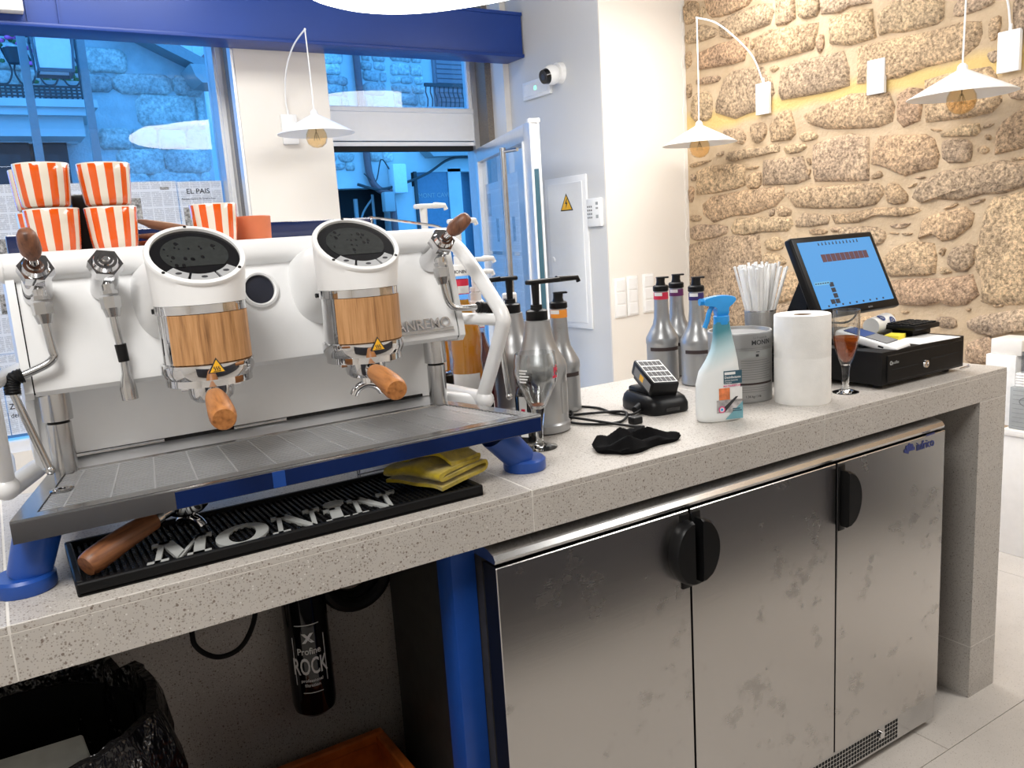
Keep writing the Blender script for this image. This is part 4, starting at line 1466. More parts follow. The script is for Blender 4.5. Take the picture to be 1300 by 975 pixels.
# body shell
HWB = 0.383
body = MB()
prof = [(0.30, 0.258), (0.372, 0.258), (0.372, 0.112), (0.62, 0.112), (0.62, 0.472), (0.31, 0.472), (0.30, 0.45)]
body.prism([(-HWB + 0.008, y, z) for y, z in prof], (2 * HWB - 0.016, 0, 0))
body.build('body_shell', 'white_satin', em)
fp = MB()
fprof = [(0.302, 0.252), (0.262, 0.254), (0.254, 0.262), (0.254, 0.274), (0.296, 0.430), (0.30, 0.440), (0.31, 0.44), (0.31, 0.252)]
fp.prism([(-HWB + 0.011, y, z) for y, z in fprof], (2 * HWB - 0.022, 0, 0))
fp.build('front_panel', 'white_satin', em)
for s in (-1, 1):
    ck = MB()
    ck.prism([(s * (HWB - 0.009), y, z) for y, z in [(0.375, 0.112), (0.62, 0.112), (0.62, 0.474), (0.305, 0.474), (0.292, 0.45), (0.252, 0.28), (0.250, 0.262), (0.262, 0.250), (0.36, 0.240)]], (s * 0.012, 0, 0))
    ck.build('side_cheek', 'white_satin', em)
    gp = MB()
    gp.prism([(s * (HWB - 0.0115), y, z) for y, z in [(0.31, 0.25), (0.256, 0.258), (0.2555, 0.276), (0.298, 0.436), (0.31, 0.436)]], (s * 0.003, 0, 0))
    gp.build('panel_gap', 'dark_gap', em)
MB().box(-HWB + 0.02, HWB - 0.02, 0.364, 0.3715, 0.128, 0.262).build('backsplash', 'white_satin', em)
MB().box(-HWB + 0.05, HWB - 0.05, 0.3625, 0.3645, 0.128, 0.134).build('backsplash_slot', 'dark_gap', em)
for (a, b) in ((-HWB + 0.054, -HWB + 0.20), (-0.06, 0.04)):
    MB().box(a, b, 0.3605, 0.363, 0.1285, 0.1335).build('slot_reflection', 'chrome', em)  # bright strips standing in for a reflection along the slot
MB().prism([(-HWB + 0.02, 0.318, 0.108), (-HWB + 0.02, 0.318, 0.116), (-HWB + 0.02, 0.372, 0.128), (-HWB + 0.02, 0.372, 0.108)], (2 * HWB - 0.04, 0, 0)).build('tray_ledge', 'aluminium', em)
# rounded top lip
tr = MB()
pts = []
for k in range(13):
    a = radians(-75 + 255 * k / 12)
    pts.append((0.303 - 0.022 * cos(a), 0.452 + 0.023 * sin(a)))
tr.prism([(-HWB - 0.004, y, z) for y, z in pts], (2 * HWB + 0.008, 0, 0))
tr.build('top_lip', 'white_enamel', em)
for s in (-1, 1):
    MB().sphere((s * (HWB + 0.004), 0.303, 0.452), (0.010, 0.023, 0.023), 16, 10).build('lip_cap', 'white_enamel', em)
# support columns
for s in (-1, 1):
    MB().cyl((s * 0.345, 0.312, 0.112), (s * 0.345, 0.312, 0.200), 0.0185, n=28).build('column', 'steel', em)
    MB().lathe([(0.0165, 0.197), (0.0165, 0.207)], 28, T(s * 0.345, 0.312, 0)).build('column_seal', 'black_rubber', em)
    MB().cyl((s * 0.345, 0.312, 0.205), (s * 0.345, 0.312, 0.262), 0.0225, n=28).build('column_collar', 'steel', em)
# side tube frames
for s in (-1, 1):
    tb = MB()
    tb.tube(smooth_path([(s * 0.395, 0.365, 0.452), (s * 0.425, 0.345, 0.440), (s * 0.432, 0.30, 0.405), (s * 0.432, 0.21, 0.330), (s * 0.432, 0.178, 0.297), (s * 0.432, 0.186, 0.268), (s * 0.432, 0.26, 0.15), (s * 0.432, 0.285, 0.118)], 7), 0.0145, 14)
    tb.tube([(s * 0.385, 0.345, 0.290), (s * 0.432, 0.19, 0.290)], 0.012, 12)
    tb.tube([(s * 0.432, 0.275, 0.118), (s * 0.432, 0.52, 0.112)], 0.017, 14)
    tb.tube([(s * 0.385, 0.40, 0.112), (s * 0.432, 0.285, 0.110)], 0.016, 14)
    tb.sphere((s * 0.432, 0.272, 0.118), 0.020, 14, 8)
    tb.build('tube_frame', 'white_enamel', em)
# cup deck and its blue gallery
MB().rbox(-0.37, 0.335, 0.555, 0.567, 0.472, 0.510, 0.004).build('cup_gallery', 'blue_dark', em)
rl = MB()
rl.tube(smooth_path([(0.335, 0.56, 0.488), (0.337, 0.56, 0.505), (0.343, 0.555, 0.508), (0.43, 0.44, 0.482), (0.44, 0.43, 0.472)], 5), 0.003, 8)
rl.build('gallery_rail', 'chrome', em)

# porthole, lock, nameplate on the front panel
ptilt = atan2(0.042, 0.156)


def on_panel(x, z, d=0.0):
    """matrix on the sloping front panel: X right, Y up the panel, Z out"""
    y = 0.254 + (z - 0.274) / 0.156 * 0.042
    return frame((x, y, z), (1, 0, 0), (0, 0.042, 0.156)) @ T(0, 0, d)


MB().lathe([(0.0, 0.0005), (0.027, 0.0005), (0.027, 0.003)], 36, on_panel(-0.004, 0.386)).build('porthole_glass', 'porthole_navy', em)
MB().lathe([(0.026, -0.002), (0.026, 0.006), (0.029, 0.008), (0.033, 0.006), (0.034, -0.002)], 36, on_panel(-0.004, 0.386)).build('porthole_ring', 'white_enamel', em)
MB().lathe([(0, 0.004), (0.006, 0.004), (0.007, 0.0025), (0.011, 0.003), (0.0125, 0.001), (0.0125, -0.001)], 24, on_panel(0.248, 0.411)).build('key_lock', 'chrome', em)
npz = MB()
npz.text('SANREMO', 0.0285, on_panel(0.226, 0.2815, 0.004), 0.0022, 0.006, 0.99)
npz.build('nameplate_letters', 'chrome', em)
MB().box(0.0, 0.136, -0.0062, 0.0, 0.0, 0.005, on_panel(0.224, 0.2800)).build('nameplate_bar', 'steel', em)

# groups
GY = 0.162
E_ = radians(53)
for gi, gx in enumerate((-0.131, 0.133)):
    N = 48
    ring_c = Vector((gx, 0.150, 0.456))
    vdir = Vector((0, sin(E_), cos(E_)))
    nrm = Vector((0, -cos(E_), sin(E_)))

    def ring(rad, off):
        return [ring_c + nrm * off + Vector((rad * cos(2 * pi * k / N), 0, 0)) + vdir * (rad * sin(2 * pi * k / N)) for k in range(N)]

    def circ(rad, z, cy=GY):
        return [Vector((gx + rad * cos(2 * pi * k / N), cy + rad * sin(2 * pi * k / N), z)) for k in range(N)]
    hs = MB()
    base = circ(0.0685, 0.381)
    top = ring(0.074, -0.006)
    mids = []
    for t in (0.0, 0.25, 0.5, 0.75, 1.0):
        e = t * t * (3 - 2 * t) * 0.35 + t * 0.65
        mids.append([base[k].lerp(top[k], e) for k in range(N)])
    mids.append(ring(0.0745, -0.002))
    mids.append(ring(0.073, 0.001))
    mids.append(ring(0.066, 0.0015))
    mids.append(ring(0.0655, -0.004))
    hs.loft(mids)
    neck = []
    for t in (0.0, 0.2, 0.4, 0.6, 0.8, 1.0):
        yy = 0.165 + 0.137 * t
        rw = 0.0640 + 0.022 * t ** 1.6
        zt = 0.462 - 0.006 * t
        zb = 0.374 - 0.082 * t ** 0.9
        neck.append([Vector((gx + rw * math.copysign(abs(cos(2 * pi * k / 40)) ** 0.7, cos(2 * pi * k / 40)), yy, (zt + zb) / 2 + (zt - zb) / 2 * math.copysign(abs(sin(2 * pi * k / 40)) ** 0.7, sin(2 * pi * k / 40)))) for k in range(40)])
    hs.loft(neck)
    g = hs.build('group_head', 'white_satin', em)
    F = frame(ring_c, (1, 0, 0), vdir)
    MB().lathe([(0, -0.003), (0.0655, -0.003), (0.0655, -0.0045)], 48, F).build('dial_bezel', 'black_gloss', g)
    MB().prism([(0.050 * cos(a), 0.004 + 0.045 * sin(a), -0.0029) for a in [radians(-42 + 264 * k / 30) for k in range(31)]], (0, 0, 0.0006), F).build('display', 'screen_grey', g)
    fl_ = MB()
    rq = random.Random(20 + gi)
    for k in range(26):
        fx, fy = rq.uniform(-0.042, 0.042), rq.uniform(-0.024, 0.042)
        if fx * fx / 0.0021 + (fy - 0.004) ** 2 / 0.0017 < 1:
            r_ = rq.choice((0.0012, 0.0018, 0.003))
            fl_.prism([(fx + r_ * cos(q), fy + r_ * 1.5 * sin(q), -0.0023) for q in [2 * pi * i / 7 for i in range(7)]], (0, 0, 0.0002), F)
    fl_.build('display_print', 'black_gloss', g)
    for (a0, a1) in ((218, 247), (251, 289), (293, 322)):
        P = [(0.0645 * cos(radians(a0 + (a1 - a0) * k / 8)), 0.0645 * sin(radians(a0 + (a1 - a0) * k / 8)), -0.003) for k in range(9)]
        Q = [(0.0500 * cos(radians(a1 + (a0 - a1) * k / 8)), 0.0500 * sin(radians(a1 + (a0 - a1) * k / 8)), -0.003) for k in range(9)]
        bt = MB().prism(P + Q, (0, 0, 0.0035), F).build('button', 'button_grey', g)
        am = radians((a0 + a1) / 2)
        MB().prism([(0.057 * cos(am) + 0.005 * cos(q), 0.057 * sin(am) + 0.0028 * sin(q), 0.0005) for q in [2 * pi * i / 8 for i in range(8)]], (0, 0, 0.0003), F).build('button_icon', 'print_dark', g)
    for a in (90, 217, 323):
        MB().lathe([(0, 0.0022), (0.0026, 0.0022), (0.0026, 0.0005)], 10, F @ T(0.0697 * cos(radians(a)), 0.0697 * sin(radians(a)), 0)).build('screw', 'black_plastic', g)
    MB().cyl((gx - 0.0655, 0.185, 0.372), (gx - 0.069, 0.185, 0.372), 0.004, n=10).build('screw', 'black_plastic', g)
    MB().lathe([(0.0655, 0.255), (0.0655, 0.366), (0.0685, 0.3675), (0.0685, 0.3805), (0.05, 0.381)], 48, T(gx, GY, 0)).build('chrome_barrel', 'chrome', g)
    a0, a1 = radians(-148), radians(-12)
    wd = MB()
    rings = []
    for k in range(25):
        a = a0 + (a1 - a0) * k / 24
        rings.append([(gx + r * cos(a), GY + r * sin(a), z) for r, z in ((0.0655, 0.291), (0.0685, 0.291), (0.0685, 0.3665), (0.0655, 0.3665))])
    wd.loft(rings)
    wd.build('oak_wrap', 'oak_wrap', g)
    MB().lathe([(0.066, 0.2905), (0.0705, 0.289), (0.0705, 0.276), (0.066, 0.2655), (0.040, 0.265), (0.0405, 0.2565), (0.036, 0.255), (0, 0.255)], 48, T(gx, GY, 0)).build('flange', 'chrome', g)
    aw = radians(-92)
    st = frame((gx + 0.0712 * cos(aw), GY + 0.0712 * sin(aw), 0.2765), (1, 0, 0), (0, 0, 1))
    w = MB().prism([(-0.0135, 0, -0.0005), (0.0135, 0, -0.0005), (0, 0.0235, -0.0005)], (0, 0, 0.001), st).build('warning_sticker', 'print_dark', g)
    MB().prism([(-0.0108, 0.0014, 0.0006), (0.0108, 0.0014, 0.0006), (0, 0.0203, 0.0006)], (0, 0, 0.0003), st).build('sticker_face', 'yellow_warn', g)
    wv = MB()
    for q in (-0.0034, 0.0, 0.0034):
        wv.tube(smooth_path([(q, 0.0042, 0.0011), (q + 0.0012, 0.0062, 0.0011), (q - 0.0012, 0.008, 0.0011), (q, 0.010, 0.0011)], 4), 0.0006, 5, M=st)
    wv.box(-0.0055, 0.0055, 0.0024, 0.0032, 0.0008, 0.0012, st)
    wv.build('sticker_heat_mark', 'print_dark', g)


# portafilters: local origin under the basket, handle along -y
def portafilter(name, label, loc, rot, wood, spout=True, drop=0.036):
    t = thing(name, label, 'portafilter', loc, rot, 'portafilters')
    MB().lathe([(0, -0.004), (0.026, -0.004), (0.033, 0.002), (0.035, 0.010), (0.0355, 0.026), (0.032, 0.026), (0.030, 0.006), (0, 0.004)], 32).build('basket', 'chrome', t)
    nk = MB()
    nk.tube([(0, -0.030, 0.012), (0, -0.058, 0.011)], [0.0095, 0.0085], 14)
    nk.tube([(0, -0.055, 0.011), (0, -0.066, 0.0105)], [0.0135, 0.0145], 18)
    nk.build('neck', 'chrome', t)
    for s_ in (-1, 1):
        MB().rbox(min(s_ * 0.032, s_ * 0.045), max(s_ * 0.032, s_ * 0.045), -0.008, 0.008, 0.016, 0.023, 0.001, 1).build('lug', 'chrome', t)
    h = MB()
    ys = [-0.064, -0.070, -0.085, -0.105, -0.130, -0.155, -0.178, -0.188, -0.191]
    rs_ = [0.0135, 0.0150, 0.0160, 0.0172, 0.0180, 0.0190, 0.0190, 0.0175, 0.0155]
    h.tube([(0, yy, 0.010 - 0.012 * ((yy + 0.064) / 0.127) ** 2) for yy in ys], rs_, 22)
    h.build('handle', wood, t)
    if spout:
        s = MB()
        s.tube([(0, 0, -0.002), (0, 0, -drop * 0.45)], 0.011, 14)
        s.tube(smooth_path([(-0.026, 0.0, -drop), (-0.018, 0.0, -drop * 0.68), (0, 0, -drop * 0.5), (0.018, 0, -drop * 0.68), (0.026, 0, -drop)], 4), 0.0075, 12)
        s.build('spout', 'chrome', t)
    return t


portafilter('portafilter', 'oak-handled portafilter locked into the group nearer the steam wand with the water spout', EX0 + Vector((-0.131, GY, 0.2288)), (0, 0, radians(-8)), 'oak_handle', False)
portafilter('portafilter', 'oak-handled portafilter with a curved spout locked into the group beside the nameplate', EX0 + Vector((0.133, GY, 0.2288)), (0, 0, radians(-8)), 'oak_handle', True)


# valves and wands
def hexring(mb, p0, p1, r0, r1):
    mb.cyl(p0, p1, r0, r1, 6)


VD = Vector((0, -0.84, 0.54))
for (vx, kind) in ((-0.345, 'steam'), (-0.250, 'water'), (0.338, 'steam')):
    root = Vector((vx, 0.292, 0.408))
    b = MB()
    b.cyl(root, root + VD * 0.070, 0.0215, 0.0205, 28)
    hexring(b, root + VD * 0.066, root + VD * 0.082, 0.0265, 0.0250)
    b.cyl(root + VD * 0.080, root + VD * 0.090, 0.0205, 0.0165, 28)
    b.cyl(root + VD * 0.089, root + VD * 0.092, 0.0125, 0.0105, 24)
    v = b.build('valve_barrel', 'chrome', em)
    tip = root + VD * 0.090
    if kind == 'steam':
        lean = Vector((0.62 if vx > 0 else -0.12, -0.60, 0.62 if vx > 0 else 0.78)).normalized()
        MB().cyl(tip - VD * 0.006, tip + lean * 0.016, 0.006, 0.0065, 12).build('lever_pin', 'chrome', v)
        lm = MB()
        lm.tube([tip + lean * d for d in (0.012, 0.016, 0.026, 0.040, 0.054, 0.060, 0.062)], [0.0085, 0.0115, 0.0150, 0.0150, 0.0128, 0.0095, 0.006], 18)
        lm.build('lever_knob', 'walnut_lever', v)
    else:
        MB().cyl(tip, tip + VD * 0.004, 0.008, 0.004, 16).build('cap', 'steel', v)
    j = root + VD * 0.052
    dn = Vector((0.02 if vx < 0 else 0.03, -0.10, -1)).normalized()
    n_ = MB()
    n_.cyl(j, j + dn * 0.030, 0.0105, 0.0095, 20)
    hexring(n_, j + dn * 0.028, j + dn * 0.034, 0.013, 0.013)
    hexring(n_, j + dn * 0.038, j + dn * 0.056, 0.0155, 0.0150)
    n_.cyl(j + dn * 0.056, j + dn * 0.070, 0.0138, 0.0100, 20)
    n_.build('union_nut', 'steel', v)
    p = j + dn * 0.068
    if kind == 'water':
        pth = [p, p + Vector((0.002, 0, -0.03)), p + Vector((0.004, 0, -0.05))]
        MB().tube(pth, 0.0062, 12).build('pipe', 'steel', v)
        q = pth[-1]
        MB().tube([q + Vector((0, 0, 0.004)), q + Vector((0.002, 0, -0.024))], [0.0088, 0.0082], 14).build('rubber_grip', 'black_rubber', v)
        q = q + Vector((0.002, 0, -0.022))
        MB().tube([q, q + Vector((0, 0, -0.022)), q + Vector((0, 0, -0.034)), q + Vector((0, 0, -0.046)), q + Vector((0.001, 0, -0.064))], [0.0058, 0.0062, 0.0100, 0.0125, 0.0125], 20).build('spout', 'steel', v)
    else:
        y = p.y
        if vx < 0:
            P1 = [p, (-0.340, y, 0.325), (-0.339, y, 0.315), (-0.350, y, 0.305), (-0.374, y, 0.2955), (-0.386, y, 0.292)]
            P2 = [(-0.384, y, 0.2925), (-0.396, y, 0.289), (-0.4005, y, 0.280), (-0.4015, y, 0.266)]
            P3 = [(-0.401, y, 0.268), (-0.386, y, 0.205), (-0.370, y, 0.140)]
        else:
            P1 = [p, (p.x + 0.006, y, 0.338), (p.x + 0.016, y, 0.322), (p.x + 0.036, y, 0.316), (0.415, y, 0.314)]
            P2 = [(0.412, y, 0.3142), (0.436, y, 0.311), (0.452, y, 0.302), (0.460, y, 0.284)]
            P3 = [(0.459, y, 0.286), (0.466, y, 0.20), (0.474, y, 0.122)]
        MB().tube(smooth_path(P1, 6), 0.0062, 14).build('steam_pipe', 'steel', v)
        g2 = smooth_path(P2, 7)
        MB().tube(g2, [0.0105 + (0.0012 if i % 2 else 0) for i in range(len(g2))], 16).build('rubber_grip', 'black_rubber', v)
        MB().tube(smooth_path(P3, 4), 0.0058, 14).sphere(P3[-1], 0.0078, 12, 8).build('wand', 'steel', v)

# ------------------------------------------------------------------ striped cups on top of the machine
cupm = MB().lathe([(0, 0.0), (0.030, 0.0), (0.0355, 0.004), (0.0375, 0.018), (0.0400, 0.050), (0.0415, 0.0695), (0.0405, 0.0705), (0.0385, 0.0690), (0.0365, 0.050), (0.034, 0.018), (0.028, 0.009), (0, 0.008)], 40).mesh('striped_cup', 'cup_stripes', 50)
ZD_ = TOP + 0.4725
cg = 'orange and white striped cups on the coffee machine'
for (x, y, z, a, lab) in ((-2.255, 0.365, 0, 10, 'striped orange and white cup, bottom of the stack above the left steam valve'),
                          (-2.2605, 0.362, 0.0712, 28, 'striped orange and white cup, top of the stack above the left steam valve'),
                          (-2.166, 0.372, 0, 0, 'striped orange and white cup, bottom of the stack behind the water spout'),
                          (-2.168, 0.370, 0.0712, 14, 'striped orange and white cup, top of the stack behind the water spout'),
                          (-1.992, 0.395, 0, 6, 'single striped orange and white cup behind the left round display'),
                          (-2.262, 0.462, 0, 20, 'striped cup hidden behind the front stack, bottom of the rear stack at the left'),
                          (-2.264, 0.463, 0.0712, 33, 'striped cup peeking out behind the front stack, top of the rear stack at the left')):
    o = bpy.data.objects.new('striped_cup', cupm)
    COL.objects.link(o)
    o.location = (x, y, ZD_ + z)
    o.rotation_euler = (0, 0, radians(a))
    tag(o, lab, 'cup', cg)
tag(MB().lathe([(0, 0), (0.030, 0), (0.034, 0.004), (0.036, 0.046), (0.0345, 0.0475), (0.033, 0.045), (0.031, 0.008), (0, 0.006)], 36).build('terracotta_cup', 'terracotta', loc=(-1.910, 0.45, ZD_)),
    'plain terracotta cup beside the single striped cup', 'cup')
sauc = MB().lathe([(0, 0.0), (0.026, 0.0), (0.030, 0.002), (0.052, 0.009), (0.053, 0.011), (0.051, 0.012), (0.028, 0.006), (0, 0.005)], 32)
m1, m2 = sauc.mesh('saucer', 'saucer_tan', 50), sauc.mesh('saucer', 'terracotta', 50)
for k, (m, x, y, z, rx_, lab) in enumerate(((m2, -2.075, 0.455, 0.0, 0, 'terracotta saucer at the bottom of the small saucer pile behind the left display'),
                                            (m1, -2.073, 0.458, 0.0125, 0, 'tan saucer in the middle of the small saucer pile'),
                                            (m1, -2.070, 0.460, 0.0300, 12, 'tan saucer lying tilted on top of the small saucer pile'))):
    o = bpy.data.objects.new('saucer', m)
    COL.objects.link(o)
    o.location = (x, y, ZD_ + z)
    o.rotation_euler = (0, radians(rx_), 0)
    tag(o, lab, 'saucer', 'saucers on the coffee machine')
tag(MB().tube(smooth_path([(-0.05, 0, 0.003), (-0.02, -0.02, 0.012), (0.02, -0.03, 0.004), (0.05, -0.01, 0.003)], 5), 0.003, 8).build('black_strap', 'black_rubber', loc=(-2.06, 0.40, ZD_)),
    'thin black strap lying in front of the saucer pile', 'strap')
tag(MB().rbox(-0.022, 0.022, -0.05, 0.05, 0, 0.098, 0.006).build('black_caddy', 'black_plastic', loc=(-2.195, 0.485, ZD_)),
    'black caddy wedged between the two cup stacks', 'caddy')

# ------------------------------------------------------------------ bar mat with raised lettering
mt = thing('bar_mat', 'black ribbed rubber bar mat with grey MONIN lettering in front of the machine', 'mat', (-1.995, 0.14, TOP))
m = MB()
m.rbox(-0.325, 0.325, -0.105, 0.105, 0.0, 0.008, 0.003, 1)
for (a, b, c_, d) in ((-0.325, 0.325, -0.105, -0.095), (-0.325, 0.325, 0.095, 0.105), (-0.325, -0.315, -0.095, 0.095), (0.315, 0.325, -0.095, 0.095)):
    m.rbox(a, b, c_, d, 0.0, 0.020, 0.002, 1)
m.build('tray', 'mat_rubber', mt)
nb = MB()
for i in range(64):
    for j in range(20):
        x = -0.309 + i * 0.0098
        y = -0.0905 + j * 0.0093
        nb.box(x, x + 0.0045, y, y + 0.0075, 0.008, 0.0145)
nb.build('nubs', 'mat_rubber', mt, kind='stuff')


def rect(a, b, c_, d):
    return [(a, b), (c_, b), (c_, d), (a, d)]


def ell(cx, cy, rx_, ry_, n=28):
    return [(cx + rx_ * cos(2 * pi * k / n), cy + ry_ * sin(2 * pi * k / n)) for k in range(n)]


GL = {
    'M': (1.27, [rect(0, 0, .42, .12), rect(.14, 0, .26, 1), rect(0, .88, .36, 1), [(.16, 1), (.42, 1), (.72, .32), (.60, 0)], [(.58, .02), (.66, .02), (1.02, 1), (.94, 1)],
                 rect(.90, 0, 1.13, 1), rect(.78, 0, 1.27, .12), rect(.92, .88, 1.25, 1)]),
    'N': (1.15, [rect(.13, 0, .24, 1), rect(0, 0, .40, .12), rect(0, .88, .33, 1), [(.12, 1), (.38, 1), (1.02, 0), (.86, 0)], rect(.90, 0, 1.01, 1), rect(.75, .88, 1.15, 1)]),
    'i': (.56, [rect(.14, 0, .42, .74), rect(0, 0, .56, .12), rect(0, .62, .30, .74), ell(.30, 1.02, .26, .16)]),
}


def monin(mb, sx, sy, th, M):
    x = 0.0
    for ch in 'MONiN':
        if ch == 'O':
            n = 36
            o, i = ell(x + .58, .48, .58, .54, n), ell(x + .58, .48, .30, .42, n)
            for k in range(n):
                q = (k + 1) % n
                mb.prism([(p[0] * sx, p[1] * sy, 0) for p in (o[k], o[q], i[q], i[k])], (0, 0, th), M)
            x += 1.16 + .07
        else:
            w, polys = GL[ch]
            for P in polys:
                mb.prism([((x + p[0]) * sx, p[1] * sy, 0) for p in P], (0, 0, th), M)
            x += w + .07
    return x * sx


lt = MB()
sh_ = Matrix(((1, 0.22, 0, 0), (0, 1, 0, 0), (0, 0, 1, 0), (0, 0, 0, 1)))
monin(lt, 0.0715, 0.088, 0.005, T(-0.232, -0.090, 0.0125) @ RZ(-1.0) @ sh_)
lt.lathe([(0.004, 0), (0.006, 0), (0.006, 0.005), (0.004, 0.005)], 14, T(0.188, -0.012, 0.0125))
lt.build('lettering', 'print_mid', mt)

# loose portafilter lying on the mat
pf = portafilter('portafilter', 'walnut-handled portafilter lying loose on the bar mat', (-2.142, 0.172, TOP + 0.0530), (radians(6.3), 0, radians(-58)), 'walnut_handle', True, 0.029)

# folded yellow cloth
yc = MB()
prof = [(-0.062, 0.004), (0.0, 0.005), (0.055, 0.0045), (0.066, 0.008), (0.067, 0.014), (0.058, 0.019), (0.0, 0.019), (-0.055, 0.018), (-0.064, 0.0225), (-0.058, 0.028), (0.0, 0.030), (0.048, 0.029), (0.056, 0.033), (0.052, 0.039), (0.01, 0.040), (-0.03, 0.042)]
base_p = smooth_path([(p[0], 0, p[1]) for p in prof], 3)
rq = random.Random(9)
rings = []
K = 15
for k in range(K):
    t = k / (K - 1)
    yy = -0.062 + 0.124 * t
    ring_o, ring_i = [], []
    for i, p in enumerate(base_p):
        q = i / len(base_p)
        dx = 0.010 * sin(3.1 * t + 2.0 * q) + 0.004 * sin(9 * t + 7 * q)
        dz = 0.006 * q * sin(5 * t + 6 * q) + 0.010 * q * (1 - abs(2 * t - 1)) + 0.003 * sin(13 * t + 11 * q) * q
        hp = 0.0032
        a = base_p[min(i + 1, len(base_p) - 1)] - base_p[max(i - 1, 0)]
        nn = Vector((-a.z, 0, a.x)).normalized()
        y2 = yy * (1 - 0.10 * q) + 0.010 * sin(4 * q + 1) * (t - 0.2)
        ring_o.append(Vector((p.x + dx, y2, max(p.z + dz, 0.0035))) + nn * hp)
        ring_i.append(Vector((p.x + dx, y2, max(p.z + dz, 0.0035))) - nn * hp)
    rings.append(ring_o + ring_i[::-1])
yc.loft(rings)
tag(yc.build('folded_cloth', 'yellow_cloth', loc=(-1.716, 0.128, TOP + 0.0215), rot=(0, 0, radians(24)), angle=60),
    'mustard yellow microfibre cloth folded on the end of the bar mat', 'cloth')

# thin wire stand under the drip tray
wr = MB()
for y in (0.0, 0.012):
    wr.tube([(0, y, 0.0), (0, y, 0.06)], 0.0012, 6).tube([(0.2, y + 0.006, 0.0), (0.2, y + 0.006, 0.06)], 0.0012, 6)
wr.tube([(0, 0.006, 0.0015), (0.2, 0.012, 0.0015)], 0.0013, 6).tube([(0, 0.012, 0.006), (0.2, 0.018, 0.006)], 0.0012, 6)
tag(wr.build('wire_stand', 'steel', loc=(-1.800, 0.295, TOP)), 'thin wire stand on the counter under the drip tray', 'stand')


# ------------------------------------------------------------------ bottles
def pump(parent, z, yaw, mat, stem=0.055, reach=0.075, cap_r=0.024):
    M = RZ(yaw)
    b = MB()
    b.lathe([(0, z - 0.002), (cap_r, z - 0.002), (cap_r + 0.001, z), (cap_r + 0.001, z + 0.020), (cap_r - 0.003, z + 0.023), (0.014, z + 0.024), (0.013, z + 0.034), (0, z + 0.034)], 28)
    c = b.build('pump_collar', mat, parent)
    b = MB()
    b.cyl((0, 0, z + 0.03), (0, 0, z + 0.036 + stem), 0.0075, 0.0095, 14)
    b.build('pump_stem', mat, parent)
    b = MB()
    h = z + 0.034 + stem
    b.rbox(-0.022, reach * 0.55, -0.011, 0.011, h, h + 0.011, 0.004, 2, M)
    b.tube([M @ Vector((reach * 0.5, 0, h + 0.0065)), M @ Vector((reach, 0, h + 0.0055)), M @ Vector((reach + 0.004, 0, h - 0.004))], [0.0075, 0.006, 0.0055], 12)
    b.build('pump_head', mat, parent)


def jug(label, loc, yaw, reach):
    t = thing('syrup_jug', label, 'jug', loc, 0, 'silver sauce jugs with black pumps')
    b = MB().lathe([(0, 0.003), (0.058, 0), (0.064, 0.004), (0.0645, 0.020), (0.0625, 0.023), (0.0605, 0.026), (0.0605, 0.128), (0.0620, 0.131), (0.0620, 0.150), (0.0585, 0.163), (0.050, 0.178), (0.042, 0.192), (0.036, 0.210), (0.0315, 0.232), (0.029, 0.252), (0.029, 0.257), (0.024, 0.258), (0, 0.258)], 44)
    b.build('bottle', 'jug_silver', t)
    lp = MB()
    wrap_patch(lp, 0.0606, 0.045, 0.115, radians(-75), radians(-40))
    lp.build('label_panel', 'tin_silver', t)
    pump(t, 0.258, yaw, 'black_plastic', 0.046, reach)
    return t


jug('large silver jug with long black pump directly behind the empty stemmed glass', (-1.318, 0.362, TOP), 4, 0.125)
jug('large silver jug with black pump half hidden behind the front jug and steam wand', (-1.258, 0.570, TOP), 175, 0.05)


